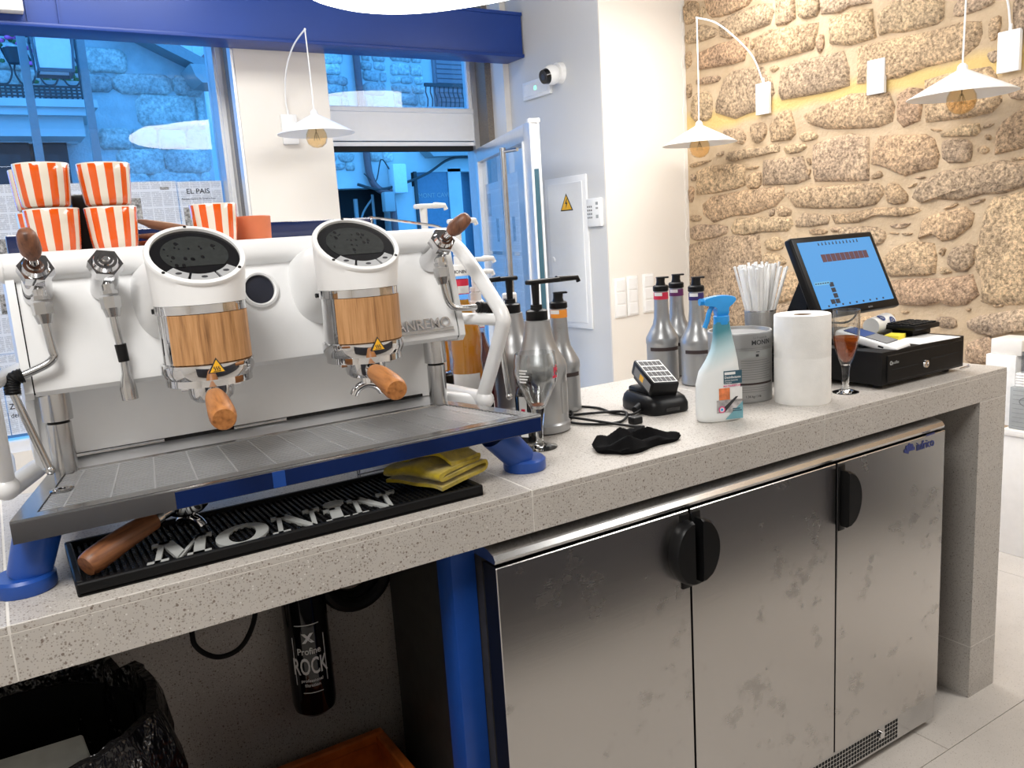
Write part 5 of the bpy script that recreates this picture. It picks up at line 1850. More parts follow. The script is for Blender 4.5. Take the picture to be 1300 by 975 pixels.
def puree(label, loc, band, yaw=0, s=1.0):
    t = thing('puree_bottle', label, 'bottle', loc, radians(yaw), 'silver puree bottles with coloured neck bands')
    z = s
    prof = [(0, 0.003), (0.040, 0), (0.0455, 0.004), (0.0465, 0.012), (0.0455, 0.018), (0.0455, 0.108), (0.047, 0.112), (0.047, 0.124), (0.0455, 0.130), (0.036, 0.148), (0.0265, 0.166), (0.0225, 0.185), (0.0205, 0.215), (0.0198, 0.262), (0.017, 0.264), (0, 0.264)]
    MB().lathe([(r, h * z) for r, h in prof], 36).build('bottle', 'jug_silver', t)
    bd = MB().lathe([(0.0200, 0.2385 * z), (0.0212, 0.239 * z), (0.0208, 0.2585 * z), (0.0195, 0.259 * z)], 30)
    bd.build('neck_band', band, t)
    ac = radians(-128 - yaw)
    wp = MB()
    wrap_patch(wp, 0.0211, 0.249 * z, 0.2583 * z, ac - 1.1, ac + 0.1)
    wp.build('band_flash', 'print_white', t)
    wp = MB()
    wrap_patch(wp, 0.0458, 0.092 * z, 0.102 * z, ac - 0.9, ac + 1.2, 14)
    wp.build('label_stripe', 'print_brown', t)
    wp = MB()
    wrap_patch(wp, 0.0458, 0.030 * z, 0.086 * z, ac - 0.9, ac + 0.2, 10)
    wp.build('label_text_block', 'tin_silver', t)
    # embossed letters running up the neck
    tx = MB()
    tm = MB()
    tm.text('MONIN', 0.0165, Matrix.Identity(4), 0.0006, 0.006, 1.0)
    R = 0.0212
    tx.add([(R * 1.02 * cos(ac + 0.25 - p[1] / R) + p[2] * cos(ac), R * 1.02 * sin(ac + 0.25 - p[1] / R) + p[2] * sin(ac), 0.172 * z + p[0]) for p in tm.v], tm.f)
    tx.build('embossed_name', 'tin_silver', t)
    MB().lathe([(0, 0.262 * z), (0.0215, 0.262 * z), (0.0225, 0.264 * z), (0.0225, 0.276 * z), (0.019, 0.279 * z), (0, 0.279 * z)], 30).build('cap', 'black_plastic', t)
    M = RZ(-25 - yaw)
    b = MB()
    b.tube([Vector((0, 0, 0.277 * z)), Vector((0, 0, 0.288 * z)), Vector((0.001, 0, 0.300 * z))], [0.015, 0.012, 0.0125], 18)
    b.rbox(-0.012, 0.024, -0.008, 0.008, 0.298 * z, 0.303 * z, 0.002, 1, M @ T(0, 0, 0))
    b.build('flip_top', 'black_plastic', t)
    return t


puree('silver puree bottle with crimson neck band, left of the trio by the switches', (-0.722, 0.606, TOP), 'band_red')
puree('silver puree bottle with dull purple neck band, rearmost of the trio by the switches', (-0.628, 0.642, TOP), 'band_purple')
puree('silver puree bottle with indigo neck band, right of the trio behind the spray bottle', (-0.700, 0.486, TOP), 'band_indigo')
puree('silver puree bottle with orange neck band behind the large jugs', (-1.160, 0.500, TOP), 'band_orange', 0, 1.0)


def syrup(label, loc, liquid, s=1.0, pumped=True, yaw=0, neck=None, reach=0.05, fill=0.8, q=1.0):
    t = thing('syrup_bottle', label, 'bottle', loc, 0, 'glass syrup bottles with white tops')
    prof = [(0, 0.004), (0.033, 0), (0.038, 0.004), (0.0385, 0.06), (0.036, 0.085), (0.0385, 0.115), (0.0385, 0.145), (0.033, 0.17), (0.022, 0.20), (0.0165, 0.225), (0.015, 0.275), (0.016, 0.285)]
    P = [(r * q, h * s) for r, h in prof]
    MB().lathe(P, 30).build('glass', 'thin_glass', t)
    Q = [(max(r - 0.003, 0), h) for r, h in P if h < 0.285 * s * fill]
    MB().lathe([(0, 0.0075)] + [(r, max(h, 0.0075)) for r, h in Q[1:]] + [(0, Q[-1][1])], 28).build('syrup', liquid, t)
    wp = MB()
    ac = radians(-125)
    wrap_patch(wp, 0.0387 * q, 0.012 * s, 0.055 * s, ac - 0.9, ac + 0.9)
    wp.build('paper_label', 'print_white', t)
    if neck:
        MB().lathe([(0.0172, 0.238 * s), (0.0168, 0.272 * s)], 24).build('neck_label', neck, t)
        w2 = MB()
        wrap_patch(w2, 0.0172, 0.240 * s, 0.257 * s, ac - 0.4, ac + 1.3)
        w2.build('neck_flash', 'print_white', t)
    MB().lathe([(0, 0.280 * s), (0.0185, 0.280 * s), (0.0195, 0.283 * s), (0.0195, 0.303 * s), (0.017, 0.306 * s), (0, 0.306 * s)], 26).build('cap', 'white_plastic', t)
    cx = MB()
    wrap_text(cx, 'MONIN', 0.011, 0.0196, 0.286 * s, ac, 0.012, 0.9)
    cx.build('cap_name', 'print_dark', t)
    if pumped:
        pump(t, 0.304 * s, yaw, 'white_plastic', 0.060, reach, 0.013)
    return t


rs_ = thing('bottle_riser', 'stepped black riser under the rear syrup bottles', 'riser', (-1.45, 0.545, TOP))
MB().rbox(-0.055, 0.030, 0.015, 0.100, 0, 0.1265, 0.004).build('high_step', 'black_plastic', rs_)
MB().rbox(-0.030, 0.055, -0.098, 0.013, 0, 0.0855, 0.004).build('low_step', 'black_plastic', rs_)
syrup('pale syrup bottle whose tall white pump rises above the machine top rail', (-1.463, 0.603, TOP + 0.127), 'syrup_amber', 1.0, True, 5, None, 0.06)
syrup('amber syrup bottle with red and white neck label behind the white tube frame', (-1.437, 0.490, TOP + 0.086), 'syrup_amber', 1.0, True, 5, 'band_red', 0.05)
syrup('dark red syrup bottle behind the bend of the white tube frame', (-1.364, 0.556, TOP), 'syrup_red', 0.98, True, 0, 'band_red', 0.055)
syrup('brown syrup bottle with low white pump beside the rear jug', (-1.305, 0.655, TOP), 'syrup_brown', 0.86, True, 0, None, 0.05, 0.7, 0.85)
syrup('clear syrup bottle with plain white cap between tube frame and rear jug', (-1.205, 0.658, TOP), 'clear_plastic', 0.98, False)

bk = thing('black_bottle', 'short black bottle with tall white label behind the drip tray corner', 'bottle', (-1.395, 0.300, TOP))
MB().lathe([(0, 0.002), (0.026, 0), (0.029, 0.004), (0.029, 0.10), (0.024, 0.12), (0.012, 0.132), (0.012, 0.15), (0, 0.15)], 28).build('bottle', 'black_gloss', bk)
w = MB()
wrap_patch(w, 0.0292, 0.015, 0.105, radians(-165), radians(-130))
w.build('label', 'print_white', bk)
w = MB()
wrap_patch(w, 0.0299, 0.062, 0.078, radians(-155), radians(-138), 6, 0.0004)
w.build('label_seal', 'band_red', bk)

# ------------------------------------------------------------------ stemmed glasses
gs = thing('stemmed_glass', 'empty stemmed beer glass with red and white print beside the drip tray', 'glass', (-1.415, 0.232, TOP))
o_ = [(0, 0.003), (0.037, 0.001), (0.0375, 0.003), (0.012, 0.009), (0.0075, 0.018), (0.0085, 0.045), (0.013, 0.075), (0.016, 0.088), (0.028, 0.112), (0.043, 0.145), (0.0465, 0.165), (0.0450, 0.190), (0.0425, 0.207)]
i_ = [(0.0410, 0.207), (0.0435, 0.189), (0.0450, 0.165), (0.0415, 0.146), (0.0265, 0.114), (0.014, 0.094), (0, 0.090)]
MB().lathe([p for p in o_ if p[1] >= 0.088] + i_, 44).build('bowl', 'thin_glass', gs)
MB().lathe([p for p in o_ if p[1] <= 0.088] + [(0, 0.0885)], 36).build('stem', 'solid_glass', gs)
w = MB()
wrap_patch(w, 0.0462, 0.155, 0.160, radians(-75), radians(-55))
wrap_patch(w, 0.0468, 0.160, 0.178, radians(-70), radians(-66), 3)
wrap_patch(w, 0.0466, 0.166, 0.182, radians(-60), radians(-57), 3)
wrap_patch(w, 0.0465, 0.170, 0.175, radians(-64), radians(-50))
w.build('red_print', 'band_red', gs)
w = MB()
for k in range(5):
    wrap_patch(w, 0.0467, 0.150 + 0.006 * k, 0.153 + 0.006 * k, radians(-170), radians(-150 + 4 * (k % 3)), 5)
w.build('white_print', 'print_white', gs)
MB().lathe([(0, 0.0905), (0.0125, 0.094), (0.0145, 0.096), (0, 0.096)], 20).build('dregs', 'drink_amber', gs)

bg = thing('drink_glass', 'stemmed glass holding an amber drink beside the paper roll', 'glass', (-0.553, 0.112, TOP))
o_ = [(0, 0.003), (0.032, 0.001), (0.0325, 0.003), (0.012, 0.010), (0.0078, 0.020), (0.0095, 0.055), (0.0125, 0.072), (0.019, 0.088), (0.0285, 0.118), (0.0325, 0.150), (0.0330, 0.185), (0.0325, 0.213)]
i_ = [(0.0312, 0.213), (0.0316, 0.185), (0.0310, 0.150), (0.0270, 0.119), (0.0175, 0.090), (0.0085, 0.080), (0, 0.078)]
MB().lathe([p for p in o_ if p[1] >= 0.072] + i_, 40).build('bowl', 'thin_glass', bg)
MB().lathe([p for p in o_ if p[1] <= 0.072] + [(0, 0.0725)], 36).build('stem', 'solid_glass', bg)
MB().lathe([(0, 0.079), (0.008, 0.081), (0.0168, 0.091), (0.0262, 0.119), (0.0296, 0.138), (0.0302, 0.145), (0, 0.145)], 36).build('drink', 'drink_amber', bg)

# ------------------------------------------------------------------ battery charger, cable and black cloth
ch = thing('battery_charger', 'black battery charger base on the counter in front of the puree bottles', 'charger', (-0.998, 0.335, TOP), radians(-8))
b = MB()
rings = []
for z, s, dy in ((0.0, 0.96, 0), (0.004, 1.0, 0), (0.022, 1.0, 0), (0.036, 0.93, 0.003), (0.044, 0.80, 0.008)):
    rr = []
    for k in range(40):
        a = 2 * pi * k / 40
        ca, sa = cos(a), sin(a)
        e = 0.42
        rr.append((0.060 * s * math.copysign(abs(ca) ** e, ca), dy + 0.078 * s * math.copysign(abs(sa) ** e, sa), z))
    rings.append(rr)
b.loft(rings)
b.build('base', 'black_plastic', ch)
MB().rbox(-0.036, 0.036, -0.03, 0.066, 0.040, 0.056, 0.006).build('socket', 'black_plastic', ch)
MB().cyl((-0.055, -0.020, 0.016), (-0.078, -0.030, 0.013), 0.012, 0.008, 14).build('cable_gland', 'black_rubber', ch)
MB().rbox(-0.02, 0.02, -0.0795, -0.0765, 0.008, 0.018, 0.001, 1).build('front_lip', 'black_gloss', ch)
bt = thing('battery_pack', 'black power tool battery with gridded top label seated on the charger', 'battery', (-0.998, 0.340, TOP + 0.062), (radians(22), radians(4), radians(-14)))
MB().rbox(-0.036, 0.036, -0.062, 0.058, 0.0, 0.040, 0.006).build('case', 'black_plastic', bt)
MB().rbox(-0.030, 0.030, -0.050, 0.05, -0.010, 0.002, 0.003).build('rail_block', 'black_plastic', bt)
MB().box(-0.032, 0.032, -0.056, 0.050, 0.0400, 0.0406).build('top_label', 'print_white', bt)
for i in range(5):
    for j in range(4):
        x, y = -0.0300 + i * 0.0121, -0.0535 + j * 0.0258
        MB().box(x, x + 0.0108, y, y + 0.0205, 0.0406, 0.0410).build('label_cell', 'print_dark', bt)
MB().box(-0.0366, -0.0360, -0.05, 0.04, 0.008, 0.030).build('side_label', 'print_grey', bt)
MB().box(-0.0370, -0.0366, -0.012, 0.008, 0.012, 0.027).build('warning_patch', 'yellow_warn', bt)

cbm = MB()
cbm.tube(smooth_path([(-1.068, 0.308, 0.013), (-1.095, 0.31, 0.006), (-1.11, 0.36, 0.004), (-1.10, 0.44, 0.004), (-1.14, 0.50, 0.004), (-1.19, 0.42, 0.004), (-1.24, 0.36, 0.0045), (-1.21, 0.30, 0.004), (-1.15, 0.28, 0.004), (-1.10, 0.33, 0.0105), (-1.15, 0.40, 0.0045), (-1.22, 0.43, 0.004), (-1.22, 0.37, 0.0100), (-1.17, 0.24, 0.004), (-1.15, 0.20, 0.004)], 8), 0.0032, 8)
cbm.rbox(-1.148, -1.12, 0.238, 0.262, 0.0, 0.018, 0.004)
tag(cbm.build('charger_cable', 'black_rubber', loc=(0, 0, TOP)), 'black charger cable looping across the counter toward the black cloth', 'cable')

rc = random.Random(4)
bc = MB()
nu, nv = 40, 30
rings_t, rings_b = [], []
for j in range(nv):
    v = j / (nv - 1)
    rt = []
    for i in range(nu):
        u = i / (nu - 1)
        X = -0.085 + 0.17 * u
        Y = (-0.058 + 0.116 * v) * (0.55 + 0.45 * sin(pi * (0.15 + 0.7 * u)) + 0.12 * sin(9 * u))
        X += 0.018 * sin(6 * v + 1.5) * (1 if u > .5 else .6)
        e = min(u, 1 - u, v, 1 - v) * 2
        q1 = abs(((1.6 * u + 1.9 * v + 0.2) % 1.0) - 0.5) * 2
        q2 = abs(((1.1 * v - 2.3 * u + 0.3) % 1.0) - 0.5) * 2
        q3 = abs(((5.3 * u - 3.9 * v + 0.1) % 1.0) - 0.5) * 2
        h = 0.004 + 0.036 * (e ** 0.4) * (0.25 + 0.50 * q1 + 0.42 * q2)
        if e < 0.02:
            h = 0.004 + 0.006 * abs(sin(7 * u + 5 * v))
        rt.append((X, Y, h))
    rings_t.append(rt)
vs, fs = [], []
for r in rings_t:
    vs += r
for j in range(nv - 1):
    for i in range(nu - 1):
        a = j * nu + i
        fs.append((a, a + 1, a + 1 + nu, a + nu))
off = len(vs)
vs += [(p[0] * 0.96, p[1] * 0.96, 0.0005) for p in vs]
for j in range(nv - 1):
    for i in range(nu - 1):
        a = off + j * nu + i
        fs.append((a, a + nu, a + 1 + nu, a + 1))
edge = [i for i in range(nu)] + [j * nu + nu - 1 for j in range(1, nv)] + [(nv - 1) * nu + i for i in range(nu - 2, -1, -1)] + [j * nu for j in range(nv - 2, 0, -1)]
for k in range(len(edge)):
    a, b_ = edge[k], edge[(k + 1) % len(edge)]
    fs.append((a, a + off, b_ + off, b_))
bc.add(vs, fs)
tag(bc.build('crumpled_cloth', 'black_cloth', loc=(-1.262, 0.112, TOP), rot=(0, 0, radians(6)), angle=28), 'crumpled black cloth lying near the counter edge', 'cloth')

# ------------------------------------------------------------------ spray bottle
sp_ = thing('spray_bottle', 'white and teal disinfectant spray bottle with bright blue trigger', 'spray bottle', (-0.978, 0.140, TOP), radians(-22))


def oval(cx, a, b_, z, n=36, e=0.75):
    return [(cx + a * math.copysign(abs(cos(2 * pi * k / n)) ** e, cos(2 * pi * k / n)), b_ * math.copysign(abs(sin(2 * pi * k / n)) ** e, sin(2 * pi * k / n)), z) for k in range(n)]


sb = MB()
sb.loft([oval(0, 0.047, 0.025, 0.0), oval(0, 0.051, 0.0285, 0.004), oval(0, 0.052, 0.029, 0.02), oval(0.0, 0.051, 0.029, 0.085), oval(0.003, 0.046, 0.028, 0.115), oval(0.010, 0.036, 0.025, 0.140), oval(0.014, 0.027, 0.022, 0.165), oval(0.014, 0.0215, 0.019, 0.190), oval(0.012, 0.0185, 0.017, 0.215), oval(0.012, 0.0165, 0.0165, 0.228)])
sb.build('bottle', 'spray_plastic', sp_, 60)
LBL = lambda x0, x1, z0, z1, y=-0.0292: MB().rbox(x0, x1, y - 0.0008, y, z0, z1, 0.0002, 1)
# printed label panels on the front of the bottle
LBL(0.002, 0.046, 0.088, 0.118, -0.0285).build('name_panel', 'label_teal', sp_)
tx = MB()
tx.text('Desinfectante', 0.0078, facing_y(0.004, -0.0295, 0.1005), 0.0002, 0.012, 0.9)
tx.build('name_lettering', 'print_white', sp_)
tx = MB()
tx.text('elimina bacterias', 0.005, facing_y(0.004, -0.0295, 0.0945), 0.0001, 0.0, 0.95)
tx.text('y hongos', 0.005, facing_y(0.004, -0.0295, 0.0900), 0.0001, 0.0, 0.95)
tx.build('claim_lettering', 'print_white', sp_)
MB().box(0.004, 0.030, -0.0296, -0.0293, 0.109, 0.115).build('brand_block', 'print_white', sp_)
tx = MB()
tx.text('MULTISUPERFICIES', 0.0055, facing_y(0.001, -0.0294, 0.0815), 0.0002, 0.01, 0.92)
tx.build('use_lettering', 'label_pink', sp_)
LBL(-0.010, 0.016, 0.052, 0.079).build('kitchen_picture', 'label_orange', sp_)
LBL(0.0165, 0.046, 0.046, 0.079).build('room_picture', 'print_white', sp_)
LBL(-0.016, 0.046, 0.022, 0.0515).build('table_picture', 'label_greyroom', sp_)
MB().prism([(-0.012, -0.0302, 0.024), (0.030, -0.0302, 0.058), (0.036, -0.0302, 0.058), (0.004, -0.0302, 0.024)], (0, -0.0003, 0)).build('table_edge', 'print_dark', sp_)
MB().prism([(0.004, -0.0300, 0.006), (0.047, -0.0300, 0.006), (0.047, -0.0300, 0.046), (0.030, -0.0300, 0.030)], (0, -0.0006, 0)).build('teal_corner', 'label_pale_teal', sp_)
tx = MB()
tx.box(0.022, 0.044, -0.0308, -0.0306, 0.024, 0.0265).box(0.022, 0.040, -0.0308, -0.0306, 0.0285, 0.031)
tx.build('corner_lettering', 'label_teal', sp_)
MB().lathe([(0.0055, 0), (0.0078, 0), (0.0078, 0.0008), (0.0055, 0.0008)], 20, frame((-0.004, -0.0304, 0.030), (1, 0, 0), (0, 0, 1))).build('seal_ring', 'label_pink', sp_)
MB().lathe([(0, 0), (0.0055, 0), (0.0055, 0.0006), (0, 0.0006)], 20, frame((-0.004, -0.0304, 0.030), (1, 0, 0), (0, 0, 1))).build('seal_face', 'print_white', sp_)
MB().prism([(-0.0035, 0, 0.0006), (0, -0.0035, 0.0006), (0.0035, 0, 0.0006), (0, 0.0035, 0.0006)], (0, 0, 0.0003), frame((-0.004, -0.0304, 0.030), (1, 0, 0), (0, 0, 1))).build('seal_mark', 'trigger_blue', sp_)
MB().lathe([(0, 0.222), (0.0175, 0.222), (0.0178, 0.224), (0.0178, 0.240), (0.016, 0.242), (0, 0.242)], 28, T(0.012, 0, 0)).build('collar', 'trigger_blue', sp_)
hd = MB()
P = smooth_path([(-0.030, 0, 0.268), (-0.031, 0, 0.280), (-0.018, 0, 0.285), (0.010, 0, 0.288), (0.036, 0, 0.285), (0.043, 0, 0.279), (0.036, 0, 0.268), (0.026, 0, 0.258), (0.024, 0, 0.241), (0.0, 0, 0.241), (-0.002, 0, 0.258), (-0.012, 0, 0.264)], 3, True)
hd.loft([[Vector((p.x, y, 0.265 + (p.z - 0.265) * s)) for p in P] for y, s in ((-0.012, 0.82), (-0.010, 0.97), (0.0, 1.0), (0.010, 0.97), (0.012, 0.82))])
hd.build('spray_head', 'trigger_blue', sp_)
MB().tube(smooth_path([(-0.010, 0, 0.264), (-0.018, 0, 0.248), (-0.022, 0, 0.232), (-0.029, 0, 0.216)], 4), 0.0055, 12).build('trigger', 'trigger_blue', sp_)
MB().cyl((-0.028, 0, 0.275), (-0.040, 0, 0.275), 0.0075, 0.0085, 6).build('nozzle', 'trigger_blue', sp_)


# ------------------------------------------------------------------ tins
def tin(label, loc, text=True):
    t = thing('powder_tin', label, 'tin', loc, 0, 'silver powder tins')
    R, H = 0.079, 0.176
    MB().lathe([(0, 0.004), (R - 0.003, 0.004), (R, 0.0), (R + 0.001, 0.003), (R, 0.006), (R, H - 0.006), (R + 0.0012, H - 0.003), (R, H), (R - 0.004, H), (R - 0.006, H - 0.010), (0, H - 0.010)], 56).build('can', 'tin_silver', t)
    MB().lathe([(R - 0.0065, H - 0.0095), (R - 0.012, H - 0.007), (0, H - 0.007)], 44).build('lid', 'print_grey', t)
    if text:
        ac = radians(-118)
        x = MB()
        wrap_text(x, 'MONIN', 0.0165, R, 0.146, ac + 0.40, 0.014, 1.05)
        x.build('name_lettering', 'print_dark', t)
        x = MB()
        wrap_text(x, 'Le Frappe de', 0.008, R, 0.161, ac + 0.36, 0.0, 1.0)
        x.build('script_lettering', 'print_grey', t)
        x = MB()
        wrap_text(x, '1.36 kg / 3 lb', 0.008, R, 0.014, ac + 0.10, 0.0, 1.0)
        x.build('weight_lettering', 'print_dark', t)
        x = MB()
        for k in range(9):
            wrap_patch(x, R, 0.060 + k * 0.0058, 0.0614 + k * 0.0058, ac - 0.3, ac + 0.85 - 0.1 * ((k * 7) % 3), 12, 0.0004)
        for k in range(3):
            wrap_patch(x, R, 0.028 + k * 0.0055, 0.0292 + k * 0.0055, ac - 0.3, ac + 0.6, 12, 0.0004)
        wrap_patch(x, R, 0.1375, 0.1385, ac - 0.7, ac + 0.95, 16, 0.0004)
        wrap_patch(x, R, 0.1335, 0.1342, ac - 0.7, ac + 0.95, 16, 0.0004)
        x.build('small_print', 'print_grey', t)
        x = MB()
        wrap_patch(x, R, 0.046, 0.051, ac - 0.5, ac + 0.9, 14, 0.0005)
        x.build('brown_stripe', 'print_brown', t)
        x = MB()
        wrap_patch(x, R, 0.114, 0.131, ac - 0.4, ac + 0.92, 14, 0.0004)
        x.build('icon_strip', 'print_mid', t)
        x = MB()
        a1 = ac + 0.22
        wrap_patch(x, R + 0.0004, 0.1165, 0.1225, a1 - 0.05, a1 + 0.05, 4)
        wrap_patch(x, R + 0.0004, 0.1275, 0.1290, a1 - 0.04, a1 + 0.08, 4)
        x.build('icon', 'print_dark', t)
    return t


tin('silver powder tin lettered MONIN standing between spray bottle and paper roll', (-0.762, 0.272, TOP))

# ------------------------------------------------------------------ straws in a mesh cup on a black box
bx = thing('black_organiser', 'glossy black box under the mesh straw cup behind the tin', 'box', (-0.560, 0.395, TOP))
MB().rbox(-0.062, 0.055, -0.058, 0.055, 0.0, 0.085, 0.006).build('box', 'black_gloss', bx)
MB().rbox(-0.064, 0.057, -0.060, 0.057, 0.085, 0.104, 0.006).build('lid', 'black_plastic', bx)
scp = thing('straw_cup', 'round mesh metal cup full of white straws on the black box', 'cup', (-0.535, 0.405, TOP + 0.1045))
MB().lathe([(0, 0), (0.041, 0.0), (0.041, 0.003), (0, 0.003)], 32).build('cup_base', 'steel', scp)
MB().lathe([(0.0405, 0.002), (0.0425, 0.092), (0.0415, 0.092), (0.0395, 0.003)], 40).build('mesh_wall', 'mesh_metal', scp)
MB().lathe([(0.0412, 0.090), (0.0435, 0.090), (0.0435, 0.0935), (0.0412, 0.0935)], 40).build('rim', 'steel', scp)
rst = random.Random(12)
for k in range(64):
    a = rst.uniform(0, 2 * pi)
    rr_ = 0.031 * sqrt(rst.random())
    bx_, by_ = rr_ * cos(a), rr_ * sin(a)
    lean = 2.15 + rst.uniform(-0.25, 0.35)
    tx_, ty_ = bx_ * lean + rst.uniform(-0.012, 0.012), by_ * lean + rst.uniform(-0.012, 0.012)
    Lz = rst.uniform(0.195, 0.215)
    p0, p1 = Vector((bx_ * 0.55, by_ * 0.55, 0.0)), Vector((tx_, ty_, Lz))
    s = MB()
    s.cyl(p0, p1, 0.0033, 0.0033, 9, False)
    d = (p1 - p0).normalized()
    s.cyl(p1, p1 + d * 0.006, 0.0038, 0.0036, 9, True)
    tag(s.build('straw', 'straw_white', loc=(-0.535, 0.405, TOP + 0.1085)), 'white paper-wrapped straw standing in the mesh cup', 'straw', 'white straws in the mesh cup')
tag(MB().rbox(-0.002, 0.002, -0.02, 0.02, 0, 0.150, 0.001, 1).build('cyan_card', 'cyan_card', loc=(-0.474, 0.375, TOP + 0.0)), 'narrow cyan card standing upright beside the straw cup', 'card')

# ------------------------------------------------------------------ paper roll
pr_ = thing('paper_roll', 'thick white paper towel roll standing on the counter', 'paper roll', (-0.694, 0.132, TOP))
n = 60
rr = random.Random(2)
ro = [0.0665 + 0.0012 * sin(3 * 2 * pi * k / n) + rr.uniform(-0.0004, 0.0004) for k in range(n)]
rings = []
for z, s in ((0.0, 0.985), (0.003, 1.0), (0.06, 1.002), (0.112, 1.0), (0.114, 0.994), (0.116, 1.0), (0.17, 1.003), (0.213, 1.0), (0.217, 0.985)):
    rings.append([(ro[k] * s * cos(2 * pi * k / n), ro[k] * s * sin(2 * pi * k / n), z) for k in range(n)])
for r, z in ((0.045, 0.2165), (0.0225, 0.2155), (0.0225, 0.002)):
    rings.append([(r * cos(2 * pi * k / n), r * sin(2 * pi * k / n), z) for k in range(n)])
MB().loft(rings, False, False).build('paper', 'paper', pr_)
MB().lathe([(0.0224, 0.002), (0.0224, 0.2145), (0.0205, 0.2145), (0.0205, 0.002)], 32).build('core', 'cardboard_core', pr_)

# ------------------------------------------------------------------ cash drawer, till screen, card reader
cd = thing('cash_drawer', 'black metal cash drawer with key lock on the counter end', 'cash drawer', (-0.296, 0.265, TOP))
MB().rbox(-0.184, 0.184, -0.205, 0.205, 0.012, 0.098, 0.003).build('case', 'black_metal', cd)
MB().rbox(-0.166, 0.170, -0.2085, -0.204, 0.018, 0.088, 0.002, 1).build('front', 'black_metal', cd)
MB().box(-0.150, -0.035, -0.2092, -0.2083, 0.047, 0.050).build('slot', 'dark_gap', cd)
MB().box(0.020, 0.150, -0.2092, -0.2083, 0.054, 0.057).build('slot', 'dark_gap', cd)
MB().lathe([(0, 0.002), (0.005, 0.002), (0.0055, 0.004), (0.010, 0.004), (0.0115, 0.0), (0, 0)], 24, frame((0.000, -0.2085, 0.045), (1, 0, 0), (0, 0, 1))).build('lock', 'chrome', cd)
tx = MB()
tx.text('posiflex', 0.011, facing_y(-0.146, -0.2088, 0.064), 0.0002, 0.006, 0.8)
tx.lathe([(0.0025, 0), (0.0055, 0), (0.0055, 0.0004), (0.0025, 0.0004)], 14, frame((-0.152, -0.2088, 0.0675), (1, 0, 0), (0, 0, 1)))
tx.build('brand_lettering', 'print_mid', cd)
for sx in (-1, 1):
    for sy in (-1, 1):
        MB().cyl((sx * 0.15, sy * 0.17, 0), (sx * 0.15, sy * 0.17, 0.0125), 0.012, n=14).build('foot', 'black_rubber', cd)
DT = TOP + 0.0985

pos = thing('till_screen', 'black touch-screen till showing a blue order page', 'touch screen', (-0.325, 0.355, DT))
CM = T(0.015, -0.060, 0.1835) @ RX(-24.6)          # screen centre; local x right, z up, -y to the barman
MB().rbox(-0.180, 0.180, -0.006, 0.020, -0.119, 0.119, 0.007, 3, CM).build('housing', 'black_plastic', pos)
MB().box(-0.160, 0.160, -0.0072, -0.006, -0.096, 0.101, CM).build('display', 'screen_blue', pos)
S = lambda x0, x1, z0, z1, d=0.0078: MB().box(x0, x1, -d, -0.0072, z0, z1, CM)
for k in range(10):
    S(-0.083 + k * 0.0205, -0.0645 + k * 0.0205, 0.0375, 0.0605).build('order_key', 'screen_maroon', pos)
for (i, j) in ((0, 0), (1, 0), (1, 1), (1, 2), (1, 3)):
    x, z = -0.112 + i * 0.020, -0.085 + j * 0.0165
    S(x, x + 0.017, z, z + 0.013).build('number_key', 'screen_dark', pos)
ic = MB()
for k in range(12):
    x = -0.078 + k * 0.0155
    ic.prism([(x, -0.0078, 0.088), (x + 0.005, -0.0078, 0.088), (x + 0.0035, -0.0078, 0.095 + 0.002 * (k % 3)), (x + 0.0015, -0.0078, 0.096)], (0, 0.0006, 0), CM)
for k in range(9):
    x = -0.13 + k * 0.030
    ic.box(x, x + 0.006, -0.0078, -0.0072, -0.092, -0.087, CM)
ic.build('screen_icons', 'screen_dark', pos)
S(-0.152, -0.088, -0.028, -0.018).build('total_field', 'screen_pale', pos)
ic = MB()
for k in range(6):
    ic.box(-0.150 + k * 0.010, -0.143 + k * 0.010, -0.0079, -0.0074, -0.0245, -0.0215, CM)
ic.build('field_text', 'screen_dark', pos)
tx = MB()
tx.text('aures', 0.009, CM @ facing_y(0.035, -0.0063, -0.111), 0.0002, 0.01, 1.0)
tx.build('brand_lettering', 'print_grey', pos)
st = MB()
st.prism([(-0.07, 0.00, 0.0), (-0.07, 0.105, 0.0), (-0.07, 0.105, 0.012), (-0.07, 0.03, 0.165), (-0.07, 0.005, 0.15)], (0.11, 0, 0))
st.build('stand', 'black_plastic', pos)
MB().tube(smooth_path([(0.085, -0.045, 0.088), (0.10, -0.035, 0.055), (0.07, -0.02, 0.035), (0.03, 0.03, 0.04)], 6), 0.003, 8).build('cable', 'black_rubber', pos)

rd = thing('card_reader', 'white handheld card reader with colour screen resting on the cash drawer', 'card reader', (-0.392, 0.150, DT + 0.003), (radians(13), radians(-2), radians(7)))
MB().rbox(-0.040, 0.040, -0.085, 0.090, 0.0, 0.022, 0.008, 3).build('case', 'white_plastic', rd)
MB().rbox(-0.030, 0.030, -0.052, 0.072, 0.0215, 0.0232, 0.002, 1).build('screen', 'screen_dark', rd)
MB().box(-0.029, 0.029, 0.010, 0.071, 0.0232, 0.0236).build('screen_photo', 'logo_blue', rd)
MB().box(-0.029, 0.029, -0.051, 0.009, 0.0232, 0.0236).build('screen_page', 'print_grey', rd)
MB().rbox(-0.028, 0.028, -0.0858, -0.084, 0.012, 0.016, 0.0005, 1).build('card_slot', 'dark_gap', rd)
MB().rbox(-0.0405, -0.039, -0.050, -0.035, 0.010, 0.015, 0.0005, 1).build('side_key', 'black_plastic', rd)
ds = thing('reader_dock', 'black charging dock under the white card reader', 'dock', (-0.402, 0.205, DT))
MB().prism([(-0.035, -0.06, 0.0), (-0.035, 0.06, 0.0), (-0.035, 0.06, 0.020), (-0.035, -0.06, 0.003)], (0.07, 0, 0)).build('wedge', 'black_plastic', ds)

